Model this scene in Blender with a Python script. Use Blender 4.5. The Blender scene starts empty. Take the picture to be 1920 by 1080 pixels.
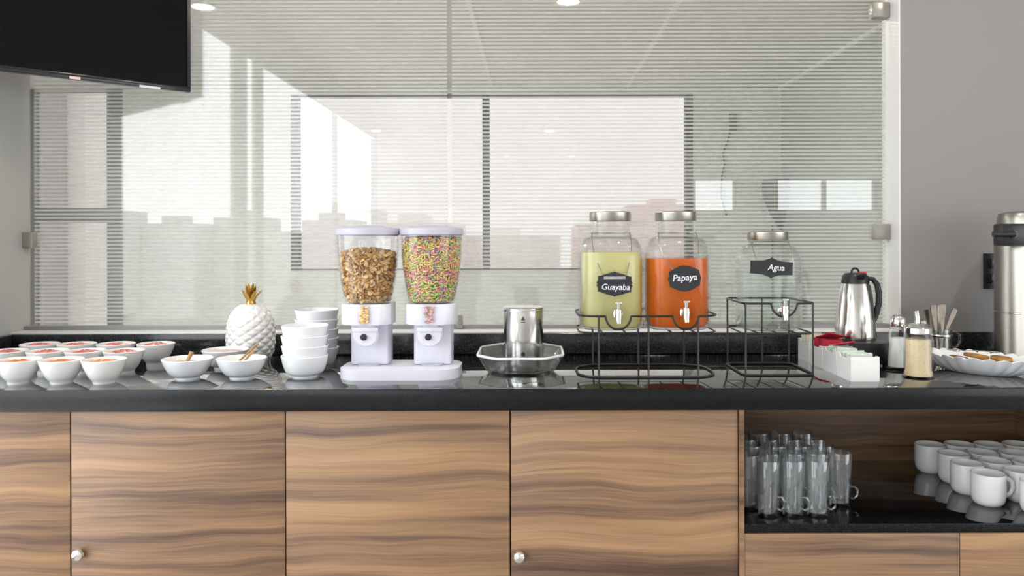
import bpy, bmesh, math, random
from math import sin, cos, pi, radians
from mathutils import Vector, Matrix

# ---------------------------------------------------------------- camera, sky, exposure
SC = bpy.context.scene
COL = SC.collection
F = 1466.0                      # focal length in pixels of the 1920x1080 frame
CY, CZ = -1.88, 1.258           # camera stands 1.88 m from the counter's front edge
cam_d = bpy.data.cameras.new('camera')
cam = bpy.data.objects.new('camera', cam_d)
COL.objects.link(cam)
cam_d.sensor_width = 36.0
cam_d.lens = F / 1920 * 36
cam_d.shift_x = -40 / 1920
cam_d.shift_y = -90 / 1920
cam_d.clip_start = 0.02
cam_d.clip_end = 800
cam.location = (0, CY, CZ)
cam.rotation_euler = (pi / 2, radians(0.15), 0)
SC.camera = cam

SKY = 4.2
wd = bpy.data.worlds.new('overcast_sky')
SC.world = wd
wd.use_nodes = True
bg = wd.node_tree.nodes['Background']
bg.inputs['Color'].default_value = (0.94, 0.965, 1.0, 1)
bg.inputs['Strength'].default_value = SKY

vs = SC.view_settings
vs.view_transform = 'Standard'
vs.look = 'None'
vs.gamma = 1
vs.use_curve_mapping = False
vs.exposure = 0.42
cy = SC.cycles
cy.use_denoising = True
cy.max_bounces = 10
cy.diffuse_bounces = 5
cy.glossy_bounces = 5
cy.transmission_bounces = 8
cy.transparent_max_bounces = 40
cy.caustics_reflective = False
cy.caustics_refractive = False
cy.sample_clamp_indirect = 6


def portal(name, loc, rot, sx, sy):
    d = bpy.data.lights.new(name, 'AREA')
    d.shape = 'RECTANGLE'
    d.size = sx
    d.size_y = sy
    d.cycles.is_portal = True
    o = bpy.data.objects.new(name, d)
    COL.objects.link(o)
    o.location = loc
    o.rotation_euler = rot
    return o


LX = -1.66                      # inner face of the left wall
# daylight comes in through the glazed left wall and the windows of both rooms, some of them added
portal('daylight_portal', (LX - 0.12, -2.5, 1.2), (0, radians(-90), 0), 2.25, 5.2)
portal('daylight_portal', (2.7, -5.1, 1.735), (radians(90), 0, 0), 2.0, 0.33)
portal('daylight_portal', (4.2, -2.95, 1.42), (0, radians(90), 0), 1.84, 3.9)
portal('daylight_portal', (-0.36, 5.2, 1.77), (radians(-90), 0, 0), 3.6, 1.6)
portal('daylight_portal', (-4.1, 5.2, 1.3), (radians(-90), 0, 0), 0.8, 2.4)
portal('daylight_portal', (-4.72, 2.12, 1.3), (0, radians(-90), 0), 2.3, 2.35)

# ---------------------------------------------------------------- helpers
random.seed(7)


class B:
    def __init__(s):
        s.bm = bmesh.new()

    def box(s, x0, x1, y0, y1, z0, z1, bev=0.0, seg=2, m=0):
        vs_ = [s.bm.verts.new((x, y, z)) for x in (x0, x1) for y in (y0, y1) for z in (z0, z1)]
        idx = ((0, 1, 3, 2), (4, 6, 7, 5), (0, 4, 5, 1), (2, 3, 7, 6), (0, 2, 6, 4), (1, 5, 7, 3))
        fs = [s.bm.faces.new([vs_[i] for i in f]) for f in idx]
        for f in fs:
            f.material_index = m
        if bev > 0:
            es = list({e for f in fs for e in f.edges})
            bmesh.ops.bevel(s.bm, geom=es, offset=bev, segments=seg, affect='EDGES', profile=0.5)
        return s

    def obox(s, c, ax, ay, az, hx, hy, hz):
        """box about centre c with axis vectors"""
        c = Vector(c)
        ax, ay, az = Vector(ax), Vector(ay), Vector(az)
        vs_ = [s.bm.verts.new(c + ax * i * hx + ay * j * hy + az * k * hz) for i in (-1, 1) for j in (-1, 1) for k in (-1, 1)]
        for f in ((0, 1, 3, 2), (4, 6, 7, 5), (0, 4, 5, 1), (2, 3, 7, 6), (0, 2, 6, 4), (1, 5, 7, 3)):
            s.bm.faces.new([vs_[i] for i in f])
        return s

    def lathe(s, prof, seg=40, c=(0, 0), sx=1, sy=1, p=2.0, fn=None, m=0):
        """prof: (r, z[, p]) from bottom to top; r == 0 closes to a pole"""
        rings = []
        for q in prof:
            r, z = q[0], q[1]
            pw = q[2] if len(q) > 2 else p
            if r <= 1e-7:
                rings.append([s.bm.verts.new((c[0], c[1], z))])
                continue
            ring = []
            for k in range(seg):
                a = 2 * pi * k / seg
                ca, sa = cos(a), sin(a)
                rr = r if pw == 2 else r / (abs(ca) ** pw + abs(sa) ** pw) ** (1 / pw)
                if fn:
                    rr = fn(rr, a, z)
                ring.append(s.bm.verts.new((c[0] + rr * ca * sx, c[1] + rr * sa * sy, z)))
            rings.append(ring)
        for A, C in zip(rings, rings[1:]):
            n = max(len(A), len(C))
            for k in range(n):
                k2 = (k + 1) % n
                if len(A) == 1 and len(C) == 1:
                    continue
                if len(A) == 1:
                    f = s.bm.faces.new((A[0], C[k2], C[k]))
                elif len(C) == 1:
                    f = s.bm.faces.new((A[k], A[k2], C[0]))
                else:
                    f = s.bm.faces.new((A[k], A[k2], C[k2], C[k]))
                f.material_index = m
        return s

    def tube(s, pts, r, seg=8, closed=False, flat=1.0):
        pts = [Vector(q) for q in pts]
        n = len(pts)
        rs = r if isinstance(r, (list, tuple)) else [r] * n
        up = None
        rings = []
        for i, q in enumerate(pts):
            if closed:
                t = pts[(i + 1) % n] - pts[i - 1]
            else:
                t = pts[min(i + 1, n - 1)] - pts[max(i - 1, 0)]
            t.normalize()
            if up is None:
                up = Vector((0, 0, 1)) if abs(t.z) < 0.9 else Vector((1, 0, 0))
            side = t.cross(up)
            if side.length < 1e-5:
                side = t.cross(Vector((0, 1, 0)))
            side.normalize()
            up2 = side.cross(t).normalized()
            up = up2
            rings.append([s.bm.verts.new(q + (side * cos(2 * pi * k / seg) + up2 * sin(2 * pi * k / seg) * flat) * rs[i]) for k in range(seg)])
        m = n if closed else n - 1
        for i in range(m):
            A, C = rings[i], rings[(i + 1) % n]
            for k in range(seg):
                s.bm.faces.new((A[k], A[(k + 1) % seg], C[(k + 1) % seg], C[k]))
        if not closed:
            s.bm.faces.new(list(reversed(rings[0])))
            s.bm.faces.new(rings[-1])
        return s

    def prism(s, out, a0, a1, axis='z', bev=0.0):
        """extrude a 2-D outline between a0 and a1 along axis"""
        def mk(u, v, w):
            return {'z': (u, v, w), 'y': (u, w, v), 'x': (w, u, v)}[axis]
        A = [s.bm.verts.new(mk(u, v, a0)) for u, v in out]
        C = [s.bm.verts.new(mk(u, v, a1)) for u, v in out]
        fs = [s.bm.faces.new(list(reversed(A))), s.bm.faces.new(C)]
        n = len(out)
        for k in range(n):
            fs.append(s.bm.faces.new((A[k], A[(k + 1) % n], C[(k + 1) % n], C[k])))
        if bev > 0:
            es = list({e for f in fs[:2] for e in f.edges})
            bmesh.ops.bevel(s.bm, geom=es, offset=bev, segments=2, affect='EDGES', profile=0.5)
        return s

    def mesh(s, name, mats, ang=38):
        bmesh.ops.recalc_face_normals(s.bm, faces=s.bm.faces)
        ca = radians(ang)
        for f in s.bm.faces:
            f.smooth = True
        for e in s.bm.edges:
            e.smooth = not (len(e.link_faces) == 2 and e.calc_face_angle(0) > ca)
        me = bpy.data.meshes.new(name)
        s.bm.to_mesh(me)
        s.bm.free()
        for m in (mats if isinstance(mats, (list, tuple)) else [mats]):
            me.materials.append(m)
        return me

    def obj(s, name, mats, parent=None, loc=None, ang=38):
        return link(name, s.mesh(name, mats, ang), parent, loc)


def link(name, me, parent=None, loc=None):
    o = bpy.data.objects.new(name, me)
    COL.objects.link(o)
    if parent is not None:
        o.parent = parent
    if loc is not None:
        o.location = loc
    return o


def tag(o, label=None, cat=None, group=None, kind=None):
    if label:
        o['label'] = label
    if cat:
        o['category'] = cat
    if group:
        o['group'] = group
    if kind:
        o['kind'] = kind
    return o


def thing(name, label, cat, loc=(0, 0, 0), rz=0.0, group=None):
    o = bpy.data.objects.new(name, None)
    o.empty_display_size = 0.03
    COL.objects.link(o)
    o.location = loc
    o.rotation_euler = (0, 0, rz)
    return tag(o, label, cat, group)


def struct(o):
    o['kind'] = 'structure'
    return o


def kids(o):
    return [c for c in COL.objects if c.parent is o]


def dup(root, loc, rz=0.0, label=None, group=None, parent=None):
    r = root.copy()
    COL.objects.link(r)
    if parent is not None:
        r.parent = parent
    r.location = loc
    r.rotation_euler = (0, 0, rz)
    if label:
        r['label'] = label
    if group:
        r['group'] = group
    for ch in list(root.children):
        c = ch.copy()
        COL.objects.link(c)
        c.parent = r
        for g in list(ch.children):
            d = g.copy()
            COL.objects.link(d)
            d.parent = c
    return r


def text_mesh(s, size, mat, ext=0.0006, shear=0.0, bold=0.0):
    cu = bpy.data.curves.new('lettering', 'FONT')
    cu.body = s
    cu.size = size
    cu.extrude = ext
    cu.shear = shear
    cu.offset = bold
    cu.resolution_u = 3
    cu.align_x = 'CENTER'
    cu.align_y = 'CENTER'
    o = bpy.data.objects.new('lettering_curve', cu)
    COL.objects.link(o)
    bpy.context.view_layer.update()
    me = bpy.data.meshes.new_from_object(o.evaluated_get(bpy.context.evaluated_depsgraph_get()))
    bpy.data.objects.remove(o)
    bpy.data.curves.remove(cu)
    me.transform(Matrix.Rotation(pi / 2, 4, 'X'))      # stands up, reads from -Y
    me.materials.clear()
    me.materials.append(mat)
    return me


# ---------------------------------------------------------------- materials
def new_mat(name):
    m = bpy.data.materials.new(name)
    m.use_nodes = True
    nt = m.node_tree
    nt.nodes.clear()
    out = nt.nodes.new('ShaderNodeOutputMaterial')
    return m, nt, out


def N(nt, kind, **kw):
    n = nt.nodes.new('ShaderNode' + kind)
    for k, v in kw.items():
        if k in n.inputs:
            n.inputs[k].default_value = v
        else:
            setattr(n, k, v)
    return n


def coords(nt, scale=(1, 1, 1), offs=(0, 0, 0), kind='Object'):
    tc = N(nt, 'TexCoord')
    mp = N(nt, 'Mapping')
    mp.inputs['Scale'].default_value = scale
    mp.inputs['Location'].default_value = offs
    nt.links.new(tc.outputs[kind], mp.inputs['Vector'])
    return mp.outputs['Vector']


def ramp(nt, fac, stops):
    r = N(nt, 'ValToRGB')
    el = r.color_ramp.elements
    while len(el) > 1:
        el.remove(el[-1])
    el[0].position = stops[0][0]
    el[0].color = (*stops[0][1], 1)
    for p_, c_ in stops[1:]:
        e = el.new(p_)
        e.color = (*c_, 1)
    nt.links.new(fac, r.inputs['Fac'])
    return r.outputs['Color']


def pmat(name, col, rough=0.5, metal=0.0, var=0.05, scale=25, bump=0.0, ior=1.45, coat=0.0, sss=0.0, stretch=(1, 1, 1)):
    m, nt, out = new_mat(name)
    b = N(nt, 'BsdfPrincipled')
    n = N(nt, 'TexNoise', Scale=scale, Detail=3.0)
    nt.links.new(coords(nt, stretch), n.inputs['Vector'])
    lo = tuple(max(0, c * (1 - var)) for c in col)
    hi = tuple(min(1, c * (1 + var)) for c in col)
    nt.links.new(ramp(nt, n.outputs['Fac'], [(0.3, lo), (0.7, hi)]), b.inputs['Base Color'])
    b.inputs['Roughness'].default_value = rough
    b.inputs['Metallic'].default_value = metal
    b.inputs['IOR'].default_value = ior
    b.inputs['Coat Weight'].default_value = coat
    b.inputs['Subsurface Weight'].default_value = sss
    if bump > 0:
        bp = N(nt, 'Bump', Strength=bump, Distance=0.002)
        nt.links.new(n.outputs['Fac'], bp.inputs['Height'])
        nt.links.new(bp.outputs['Normal'], b.inputs['Normal'])
    nt.links.new(b.outputs['BSDF'], out.inputs['Surface'])
    return m


def clear_mat(name, tint=(1, 1, 1), base=0.04, edge=0.7, power=4.0, rough=0.02):
    """clear thin glass or plastic: passes light straight through, reflects more towards grazing angles"""
    m, nt, out = new_mat(name)
    tr = N(nt, 'BsdfTransparent')
    n = N(nt, 'TexNoise', Scale=6.0, Detail=1.0)
    nt.links.new(coords(nt), n.inputs['Vector'])
    nt.links.new(ramp(nt, n.outputs['Fac'], [(0.3, tuple(c * 0.985 for c in tint)), (0.7, tint)]), tr.inputs['Color'])
    gl = N(nt, 'BsdfGlossy', Roughness=rough)
    lw = N(nt, 'LayerWeight', Blend=0.5)
    pw = N(nt, 'Math', operation='POWER')
    pw.inputs[1].default_value = power
    nt.links.new(lw.outputs['Facing'], pw.inputs[0])
    ma = N(nt, 'Math', operation='MULTIPLY_ADD', use_clamp=True)
    ma.inputs[1].default_value = edge
    ma.inputs[2].default_value = base
    nt.links.new(pw.outputs[0], ma.inputs[0])
    mx = N(nt, 'MixShader')
    nt.links.new(ma.outputs[0], mx.inputs['Fac'])
    nt.links.new(tr.outputs[0], mx.inputs[1])
    nt.links.new(gl.outputs[0], mx.inputs[2])
    nt.links.new(mx.outputs[0], out.inputs['Surface'])
    return m


def emit_mat(name, col, strength):
    m, nt, out = new_mat(name)
    e = N(nt, 'Emission', Strength=strength)
    e.inputs['Color'].default_value = (*col, 1)
    nt.links.new(e.outputs[0], out.inputs['Surface'])
    return m


def wood_mat(name, seed, bright=1.0):
    m, nt, out = new_mat(name)
    b = N(nt, 'BsdfPrincipled', Roughness=0.42)
    v = coords(nt, (1, 1, 1), (seed * 3.1, 0, seed * 1.7))
    # waviness of the grain
    wv = N(nt, 'TexNoise', Scale=1.0, Detail=2.0)
    vm = N(nt, 'VectorMath', operation='MULTIPLY')
    vm.inputs[1].default_value = (2.2, 1, 4.5)
    nt.links.new(v, vm.inputs[0])
    nt.links.new(vm.outputs[0], wv.inputs['Vector'])
    sb = N(nt, 'Math', operation='SUBTRACT')
    sb.inputs[1].default_value = 0.5
    nt.links.new(wv.outputs['Fac'], sb.inputs[0])
    ml = N(nt, 'Math', operation='MULTIPLY')
    ml.inputs[1].default_value = 0.075
    nt.links.new(sb.outputs[0], ml.inputs[0])
    cb = N(nt, 'CombineXYZ')
    nt.links.new(ml.outputs[0], cb.inputs['Z'])
    ad = N(nt, 'VectorMath', operation='ADD')
    nt.links.new(v, ad.inputs[0])
    nt.links.new(cb.outputs[0], ad.inputs[1])

    def streak(sx, sz, det, rough=0.55):
        q = N(nt, 'VectorMath', operation='MULTIPLY')
        q.inputs[1].default_value = (sx, 1, sz)
        nt.links.new(ad.outputs[0], q.inputs[0])
        t = N(nt, 'TexNoise', Scale=1.0, Detail=det, Roughness=rough)
        nt.links.new(q.outputs[0], t.inputs['Vector'])
        return t.outputs['Fac']
    big = streak(0.55, 13, 2.0)
    mid = streak(1.1, 40, 3.0)
    fine = streak(5.0, 260, 2.0)

    def mix(a, c, k):
        x = N(nt, 'Mix', data_type='FLOAT')
        x.inputs[0].default_value = k
        nt.links.new(a, x.inputs[2])
        nt.links.new(c, x.inputs[3])
        return x.outputs[0]
    f = mix(mix(big, mid, 0.47), fine, 0.16)
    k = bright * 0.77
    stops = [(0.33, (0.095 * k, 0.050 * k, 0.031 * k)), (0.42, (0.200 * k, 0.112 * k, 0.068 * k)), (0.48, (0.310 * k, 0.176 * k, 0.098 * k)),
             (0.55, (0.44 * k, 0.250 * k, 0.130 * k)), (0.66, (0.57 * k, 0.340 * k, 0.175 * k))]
    nt.links.new(ramp(nt, f, stops), b.inputs['Base Color'])
    bp = N(nt, 'Bump', Strength=0.06, Distance=0.001)
    nt.links.new(fine, bp.inputs['Height'])
    nt.links.new(bp.outputs['Normal'], b.inputs['Normal'])
    nt.links.new(b.outputs['BSDF'], out.inputs['Surface'])
    return m


def granite_mat(name, rough=0.05, ior=2.0, coat=1.0, k=2.2):
    m, nt, out = new_mat(name)
    b = N(nt, 'BsdfPrincipled', Roughness=rough, IOR=ior)
    b.inputs['Coat Weight'].default_value = coat
    b.inputs['Coat Roughness'].default_value = 0.03
    n = N(nt, 'TexNoise', Scale=420.0, Detail=4.0, Roughness=0.7)
    nt.links.new(coords(nt), n.inputs['Vector'])
    nt.links.new(ramp(nt, n.outputs['Fac'], [(0.45, (0.003 * k, 0.003 * k, 0.0035 * k)), (0.58, (0.008 * k, 0.0085 * k, 0.009 * k)), (0.72, (0.05 * k, 0.051 * k, 0.055 * k))]), b.inputs['Base Color'])
    nt.links.new(b.outputs['BSDF'], out.inputs['Surface'])
    return m


def film_mat(name):
    """white etched film: part of the light goes straight through, the rest is scattered"""
    m, nt, out = new_mat(name)
    tr = N(nt, 'BsdfTransparent')
    di = N(nt, 'BsdfDiffuse')
    tl = N(nt, 'BsdfTranslucent')
    n = N(nt, 'TexNoise', Scale=60.0)
    nt.links.new(coords(nt), n.inputs['Vector'])
    c = ramp(nt, n.outputs['Fac'], [(0.3, (0.90, 0.91, 0.895)), (0.7, (0.93, 0.935, 0.92))])
    nt.links.new(c, di.inputs['Color'])
    nt.links.new(c, tl.inputs['Color'])
    m1 = N(nt, 'MixShader', Fac=0.5)
    nt.links.new(di.outputs[0], m1.inputs[1])
    nt.links.new(tl.outputs[0], m1.inputs[2])
    m2 = N(nt, 'MixShader', Fac=0.38)
    nt.links.new(tr.outputs[0], m2.inputs[1])
    nt.links.new(m1.outputs[0], m2.inputs[2])
    nt.links.new(m2.outputs[0], out.inputs['Surface'])
    return m


def liquid_mat(name, col, trans=0.45, rough=0.12):
    m, nt, out = new_mat(name)
    n = N(nt, 'TexNoise', Scale=14.0, Detail=3.0)
    nt.links.new(coords(nt, (1, 1, 0.3)), n.inputs['Vector'])
    c = ramp(nt, n.outputs['Fac'], [(0.3, tuple(x * 0.9 for x in col)), (0.7, tuple(min(1, x * 1.08) for x in col))])
    b = N(nt, 'BsdfPrincipled', Roughness=rough)
    tl = N(nt, 'BsdfTranslucent')
    nt.links.new(c, b.inputs['Base Color'])
    nt.links.new(c, tl.inputs['Color'])
    mx = N(nt, 'MixShader', Fac=trans)
    nt.links.new(b.outputs[0], mx.inputs[1])
    nt.links.new(tl.outputs[0], mx.inputs[2])
    nt.links.new(mx.outputs[0], out.inputs['Surface'])
    return m


M = {}
M['wall_white'] = pmat('white_wall_paint', (0.78, 0.78, 0.75), 0.7, var=0.02, scale=3)
M['wall_beyond'] = pmat('pale_wall_paint', (0.80, 0.81, 0.78), 0.7, var=0.02, scale=3)
M['wall_sage'] = pmat('sage_grey_wall_paint', (0.43, 0.45, 0.415), 0.7, var=0.02, scale=3)
M['wall_grey'] = pmat('warm_grey_wall_paint', (0.285, 0.268, 0.262), 0.65, var=0.015, scale=2)
M['wall_left'] = pmat('grey_green_wall_paint', (0.50, 0.50, 0.475), 0.6, var=0.02, scale=2)
M['ceiling'] = pmat('ceiling_paint', (0.73, 0.71, 0.69), 0.8, var=0.015, scale=2)
M['floor'] = pmat('grey_floor_tile', (0.42, 0.40, 0.38), 0.25, var=0.06, scale=3)
M['floor_pale'] = pmat('pale_floor_tile', (0.66, 0.64, 0.60), 0.3, var=0.04, scale=3)
M['sill'] = pmat('white_sill_paint', (0.80, 0.79, 0.77), 0.4, var=0.02)
M['trim_white'] = pmat('bright_white_trim', (0.93, 0.92, 0.88), 0.4, var=0.01)
M['frame_grey'] = pmat('grey_aluminium', (0.30, 0.30, 0.30), 0.4, metal=0.4, var=0.04)
M['frame_dark'] = pmat('dark_bronze_frame', (0.16, 0.155, 0.15), 0.5, var=0.05)
M['chrome'] = pmat('polished_chrome', (0.82, 0.81, 0.79), 0.08, metal=1.0, var=0.03)
M['steel'] = pmat('brushed_steel', (0.62, 0.595, 0.57), 0.17, metal=1.0, var=0.05, scale=60, stretch=(1, 1, 0.05))
M['steel_warm'] = pmat('warm_brushed_steel', (0.38, 0.36, 0.315), 0.30, metal=1.0, var=0.05, scale=60, stretch=(1, 1, 0.05))
M['spoon_steel'] = pmat('dull_spoon_steel', (0.26, 0.22, 0.18), 0.3, metal=1.0, var=0.15, scale=60)
M['clamp'] = pmat('satin_nickel', (0.42, 0.39, 0.35), 0.35, metal=0.8, var=0.04)
M['granite'] = granite_mat('black_granite')
M['shelf_granite'] = granite_mat('black_granite_shelf', 0.05, 1.6, 0.3, 1.0)
M['granite_edge'] = granite_mat('honed_granite_edge', 0.22, 1.34, 0.0, 1.0)
M['granite_splash'] = granite_mat('granite_upstand', 0.15, 1.45, 0.0, 3.5)
M['carcass'] = pmat('dark_cabinet_edge', (0.07, 0.048, 0.035), 0.5, var=0.1)
M['glass'] = clear_mat('partition_glass', (0.980, 0.987, 0.980), 0.068, 0.5, 4.0, 0.0)
M['far_glass'] = clear_mat('tinted_window_glass', (0.455, 0.435, 0.425), 0.03, 0.5, 4.0, 0.0)
M['win_glass'] = clear_mat('clear_window_glass', (0.97, 0.98, 0.98), 0.02, 0.4, 4.0, 0.0)
M['film'] = film_mat('etched_white_film')
M['jar_glass'] = clear_mat('jar_glass', (0.985, 0.992, 0.988), 0.010, 0.8, 3.0, 0.03)
M['tumbler_glass'] = clear_mat('tumbler_glass', (0.95, 0.96, 0.965), 0.07, 0.95, 2.0, 0.04)
M['dish_glass'] = clear_mat('thick_dish_glass', (0.97, 0.985, 0.985), 0.07, 0.8, 2.0, 0.06)
M['rim_glint'] = pmat('painted_rim_glint', (0.74, 0.79, 0.79), 0.08, var=0.08, scale=30)  # opaque pale colour stands in for light caught by the glass rim
M['plastic_clear'] = clear_mat('clear_plastic', (0.985, 0.985, 0.99), 0.025, 0.6, 3.2, 0.05)
M['water'] = clear_mat('water', (0.955, 0.982, 0.974), 0.02, 0.3, 3.0, 0.02)
M['ceramic'] = pmat('white_glazed_ceramic', (0.87, 0.86, 0.845), 0.18, var=0.015, coat=0.3)
M['ceramic_cool'] = pmat('cool_white_ceramic', (0.86, 0.865, 0.885), 0.16, var=0.015, coat=0.3)
M['white_plastic'] = pmat('lavender_white_plastic', (0.76, 0.75, 0.83), 0.3, var=0.015)
M['lid_plastic'] = pmat('lavender_lid_plastic', (0.50, 0.49, 0.58), 0.3, var=0.015)
M['black_plastic'] = pmat('black_plastic', (0.015, 0.015, 0.017), 0.35, var=0.1)
M['black_wire'] = pmat('black_coated_wire', (0.02, 0.02, 0.02), 0.4, var=0.1)
M['red_plastic'] = pmat('red_plastic', (0.55, 0.02, 0.03), 0.35)
M['tv_screen'] = pmat('black_screen_glass', (0.003, 0.003, 0.004), 0.05, var=0.0, ior=1.28)
M['tv_bezel'] = pmat('black_gloss_bezel', (0.012, 0.012, 0.013), 0.2, var=0.1)
M['gold'] = pmat('gold_paint', (0.62, 0.38, 0.09), 0.3, metal=0.9, var=0.15, scale=40)
M['wood_spoon'] = pmat('honey_wood', (0.42, 0.24, 0.10), 0.5, var=0.2, scale=80)
M['green_juice'] = liquid_mat('pale_green_juice', (0.88, 0.83, 0.44), 0.5)
M['orange_juice'] = liquid_mat('orange_juice', (0.90, 0.225, 0.008), 0.45)
M['chalkboard'] = pmat('black_chalkboard', (0.022, 0.022, 0.027), 0.6, var=0.15)
M['chalk'] = pmat('white_chalk', (0.80, 0.80, 0.84), 0.8, var=0.1, scale=200)
M['chalk_dim'] = pmat('worn_grey_chalk', (0.36, 0.34, 0.34), 0.8, var=0.25, scale=200)
M['packet_red'] = pmat('red_paper', (0.50, 0.02, 0.05), 0.55, var=0.2, scale=60)
M['packet_green'] = pmat('pale_green_paper', (0.60, 0.68, 0.58), 0.6, var=0.1, scale=60)
M['packet_cream'] = pmat('cream_paper', (0.74, 0.70, 0.58), 0.6, var=0.1, scale=60)
M['salt'] = pmat('white_grains', (0.78, 0.77, 0.75), 0.9, var=0.1, scale=300, bump=0.3)
M['raw_sugar'] = pmat('beige_grains', (0.72, 0.57, 0.36), 0.9, var=0.12, scale=300, bump=0.3)
M['biscuit'] = pmat('golden_brown_crust', (0.36, 0.19, 0.05), 0.5, var=0.4, scale=50, bump=0.3)
M['ext_pale'] = pmat('hazy_pale_render', (0.92, 0.90, 0.88), 0.9, var=0.03, scale=0.2)  # near white: haze over the far blocks is put into the colour
M['ext_pink'] = pmat('hazy_pink_render', (0.86, 0.74, 0.72), 0.9, var=0.03, scale=0.2)  # pink block, lightened for the same distant haze
M['ext_grey'] = pmat('grey_concrete', (0.45, 0.45, 0.44), 0.9, var=0.08, scale=2)
M['ext_ground'] = pmat('pale_ground', (0.62, 0.61, 0.60), 0.9, var=0.1, scale=0.05)
M['lamp'] = emit_mat('warm_lamp', (1.0, 0.86, 0.66), 9.0)
M['led'] = emit_mat('status_led', (1.0, 0.75, 0.65), 0.7)
M['logo'] = pmat('silver_print', (0.6, 0.6, 0.62), 0.3, metal=0.5)
M['cable'] = pmat('grey_cable', (0.16, 0.16, 0.16), 0.6)

ZT = 0.90           # counter top
GY = 0.68           # glass plane
FY = 5.02           # far wall of the room beyond
CEIL = 2.6


def px(x, Y):       # lateral position of a picture column at depth Y
    return (x - 1000) * (Y - CY) / F


# ---------------------------------------------------------------- structure
def sbox(name, mat, *a, **k):
    return struct(B().box(*a, **k).obj(name, mat))


sbox('floor', M['floor'], LX - 0.07, 4.2, -5.3, 0.66, -0.06, 0.0)
sbox('floor_beyond', M['floor_pale'], -4.8, 2.35, 0.66, 5.22, -0.06, 0.0)
sbox('ceiling', M['ceiling'], LX - 0.07, 4.2, -5.3, 0.66, CEIL, CEIL + 0.1)
sbox('ceiling_beyond', M['ceiling'], -4.8, 2.35, 0.66, 5.22, CEIL, CEIL + 0.1)

# left wall: solid beside the counter, glazed further back
wl = B().box(LX - 0.07, LX, 0.08, 0.70, 0, CEIL)
wl.box(LX - 0.025, LX, -5.3, 0.08, 2.338, CEIL)
wl.box(LX - 0.07, LX, -5.3, 0.08, 0, 0.12)
wl.box(LX - 0.07, LX, -5.3, -5.1, 0.12, 2.338)
struct(wl.obj('wall_left', M['wall_left']))
w2 = struct(thing('window_2', None, None, (LX - 0.0125, 0, 0)))
for (a, b_) in ((-1.31, -1.106), (-1.58, -1.44), (-3.4, -3.3)):
    B().box(-0.0105, 0.0105, a, b_, 0.12, 2.338).obj('mullion', M['wall_white'], w2)
for (a, b_) in ((-1.106, 0.08), (-1.44, -1.31), (-3.3, -1.58), (-5.1, -3.4)):
    B().box(-0.004, 0.004, a, b_, 0.12, 2.338).obj('pane', M['win_glass'], w2)

# wall behind the photographer, with two high windows
R0, R1 = 1.57, 1.90
wb = B().box(LX, 4.2, -5.3, -5.1, 0, R0)
wb.box(LX, 4.2, -5.3, -5.1, R1, CEIL)
for a, b_ in ((LX, 1.71), (2.19, 2.60), (3.70, 4.2)):
    wb.box(a, b_, -5.3, -5.1, R0, R1)
struct(wb.obj('wall_rear', M['wall_white']))
w3 = struct(thing('window_3', None, None, (0, -5.2, 0)))
for a in (1.71, 2.16, 2.60, 3.12, 3.67):
    B().box(a, a + 0.03, -0.04, 0.04, R0, R1).obj('mullion', M['frame_grey'], w3)
for a, b_ in ((1.74, 2.16), (2.63, 3.12), (3.15, 3.67)):
    B().box(a, b_, -0.006, 0.006, R0, R1).obj('pane', M['win_glass'], w3)
wr_ = B().box(4.1, 4.2, -1.0, 0.6, 0, CEIL)
wr_.box(4.1, 4.2, -5.1, -1.0, 0, 0.5)
wr_.box(4.1, 4.2, -5.1, -1.0, 2.34, CEIL)
wr_.box(4.1, 4.2, -5.1, -4.9, 0.5, 2.34)
struct(wr_.obj('wall_right', M['wall_white']))
w7 = struct(thing('added_window_right', None, None, (4.15, 0, 0)))  # unseen window, added so daylight fills the counter from the front right
for a in (-4.9, -3.62, -2.34, -1.06):
    B().box(-0.03, 0.03, a, a + 0.06, 0.5, 2.34).obj('mullion', M['frame_grey'], w7)
for a, b_ in ((-4.84, -3.62), (-3.56, -2.34), (-2.28, -1.06)):
    B().box(-0.006, 0.006, a, b_, 0.5, 2.34).obj('pane', M['win_glass'], w7)

# partition between the rooms: parapet under the glass, grey wall beside it
RX = 1.167
sbox('wall_back', M['wall_white'], LX, RX, 0.60, 0.72, 0, 0.955)
sbox('wall_partition', M['wall_grey'], RX, 4.1, 0.60, 0.72, 0, CEIL)
sbox('trim_1', M['sill'], RX - 0.006, RX, 0.602, 0.72, 0.969, CEIL)
sbox('trim_2', M['sill'], LX, RX - 0.006, 0.60, 0.72, 0.955, 0.969, bev=0.003)
sbox('trim_3', M['frame_grey'], LX, RX - 0.006, GY - 0.014, GY + 0.014, 0.969, 0.981)

# room beyond
wbl = B().box(-4.8, -4.6, 0.72, 0.95, 0, CEIL)
wbl.box(-4.8, -4.6, 3.3, FY, 0, CEIL)
wbl.box(-4.8, -4.6, 0.95, 3.3, 0, 0.15)
wbl.box(-4.8, -4.6, 0.95, 3.3, 2.45, CEIL)
struct(wbl.obj('wall_beyond_left', M['wall_beyond']))
w6 = struct(thing('added_window_beyond', None, None, (-4.7, 0, 0)))  # unseen window, added to brighten the room beyond
for a in (0.95, 2.1, 3.24):
    B().box(-0.04, 0.04, a, a + 0.06, 0.15, 2.45).obj('mullion', M['frame_grey'], w6)
for a, b_ in ((1.01, 2.1), (2.16, 3.24)):
    B().box(-0.006, 0.006, a, b_, 0.15, 2.45).obj('pane', M['win_glass'], w6)
sbox('wall_beyond_front', M['wall_beyond'], -4.8, LX - 0.07, 0.60, 0.72, 0, CEIL)
sbox('wall_beyond_right', M['wall_sage'], 2.19, 2.35, 0.72, FY, 0, CEIL)
x0, x1, z0, z1 = -2.14, 1.412, 0.985, 2.555
t0, t1 = -4.45, -3.62
fw = B()
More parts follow.
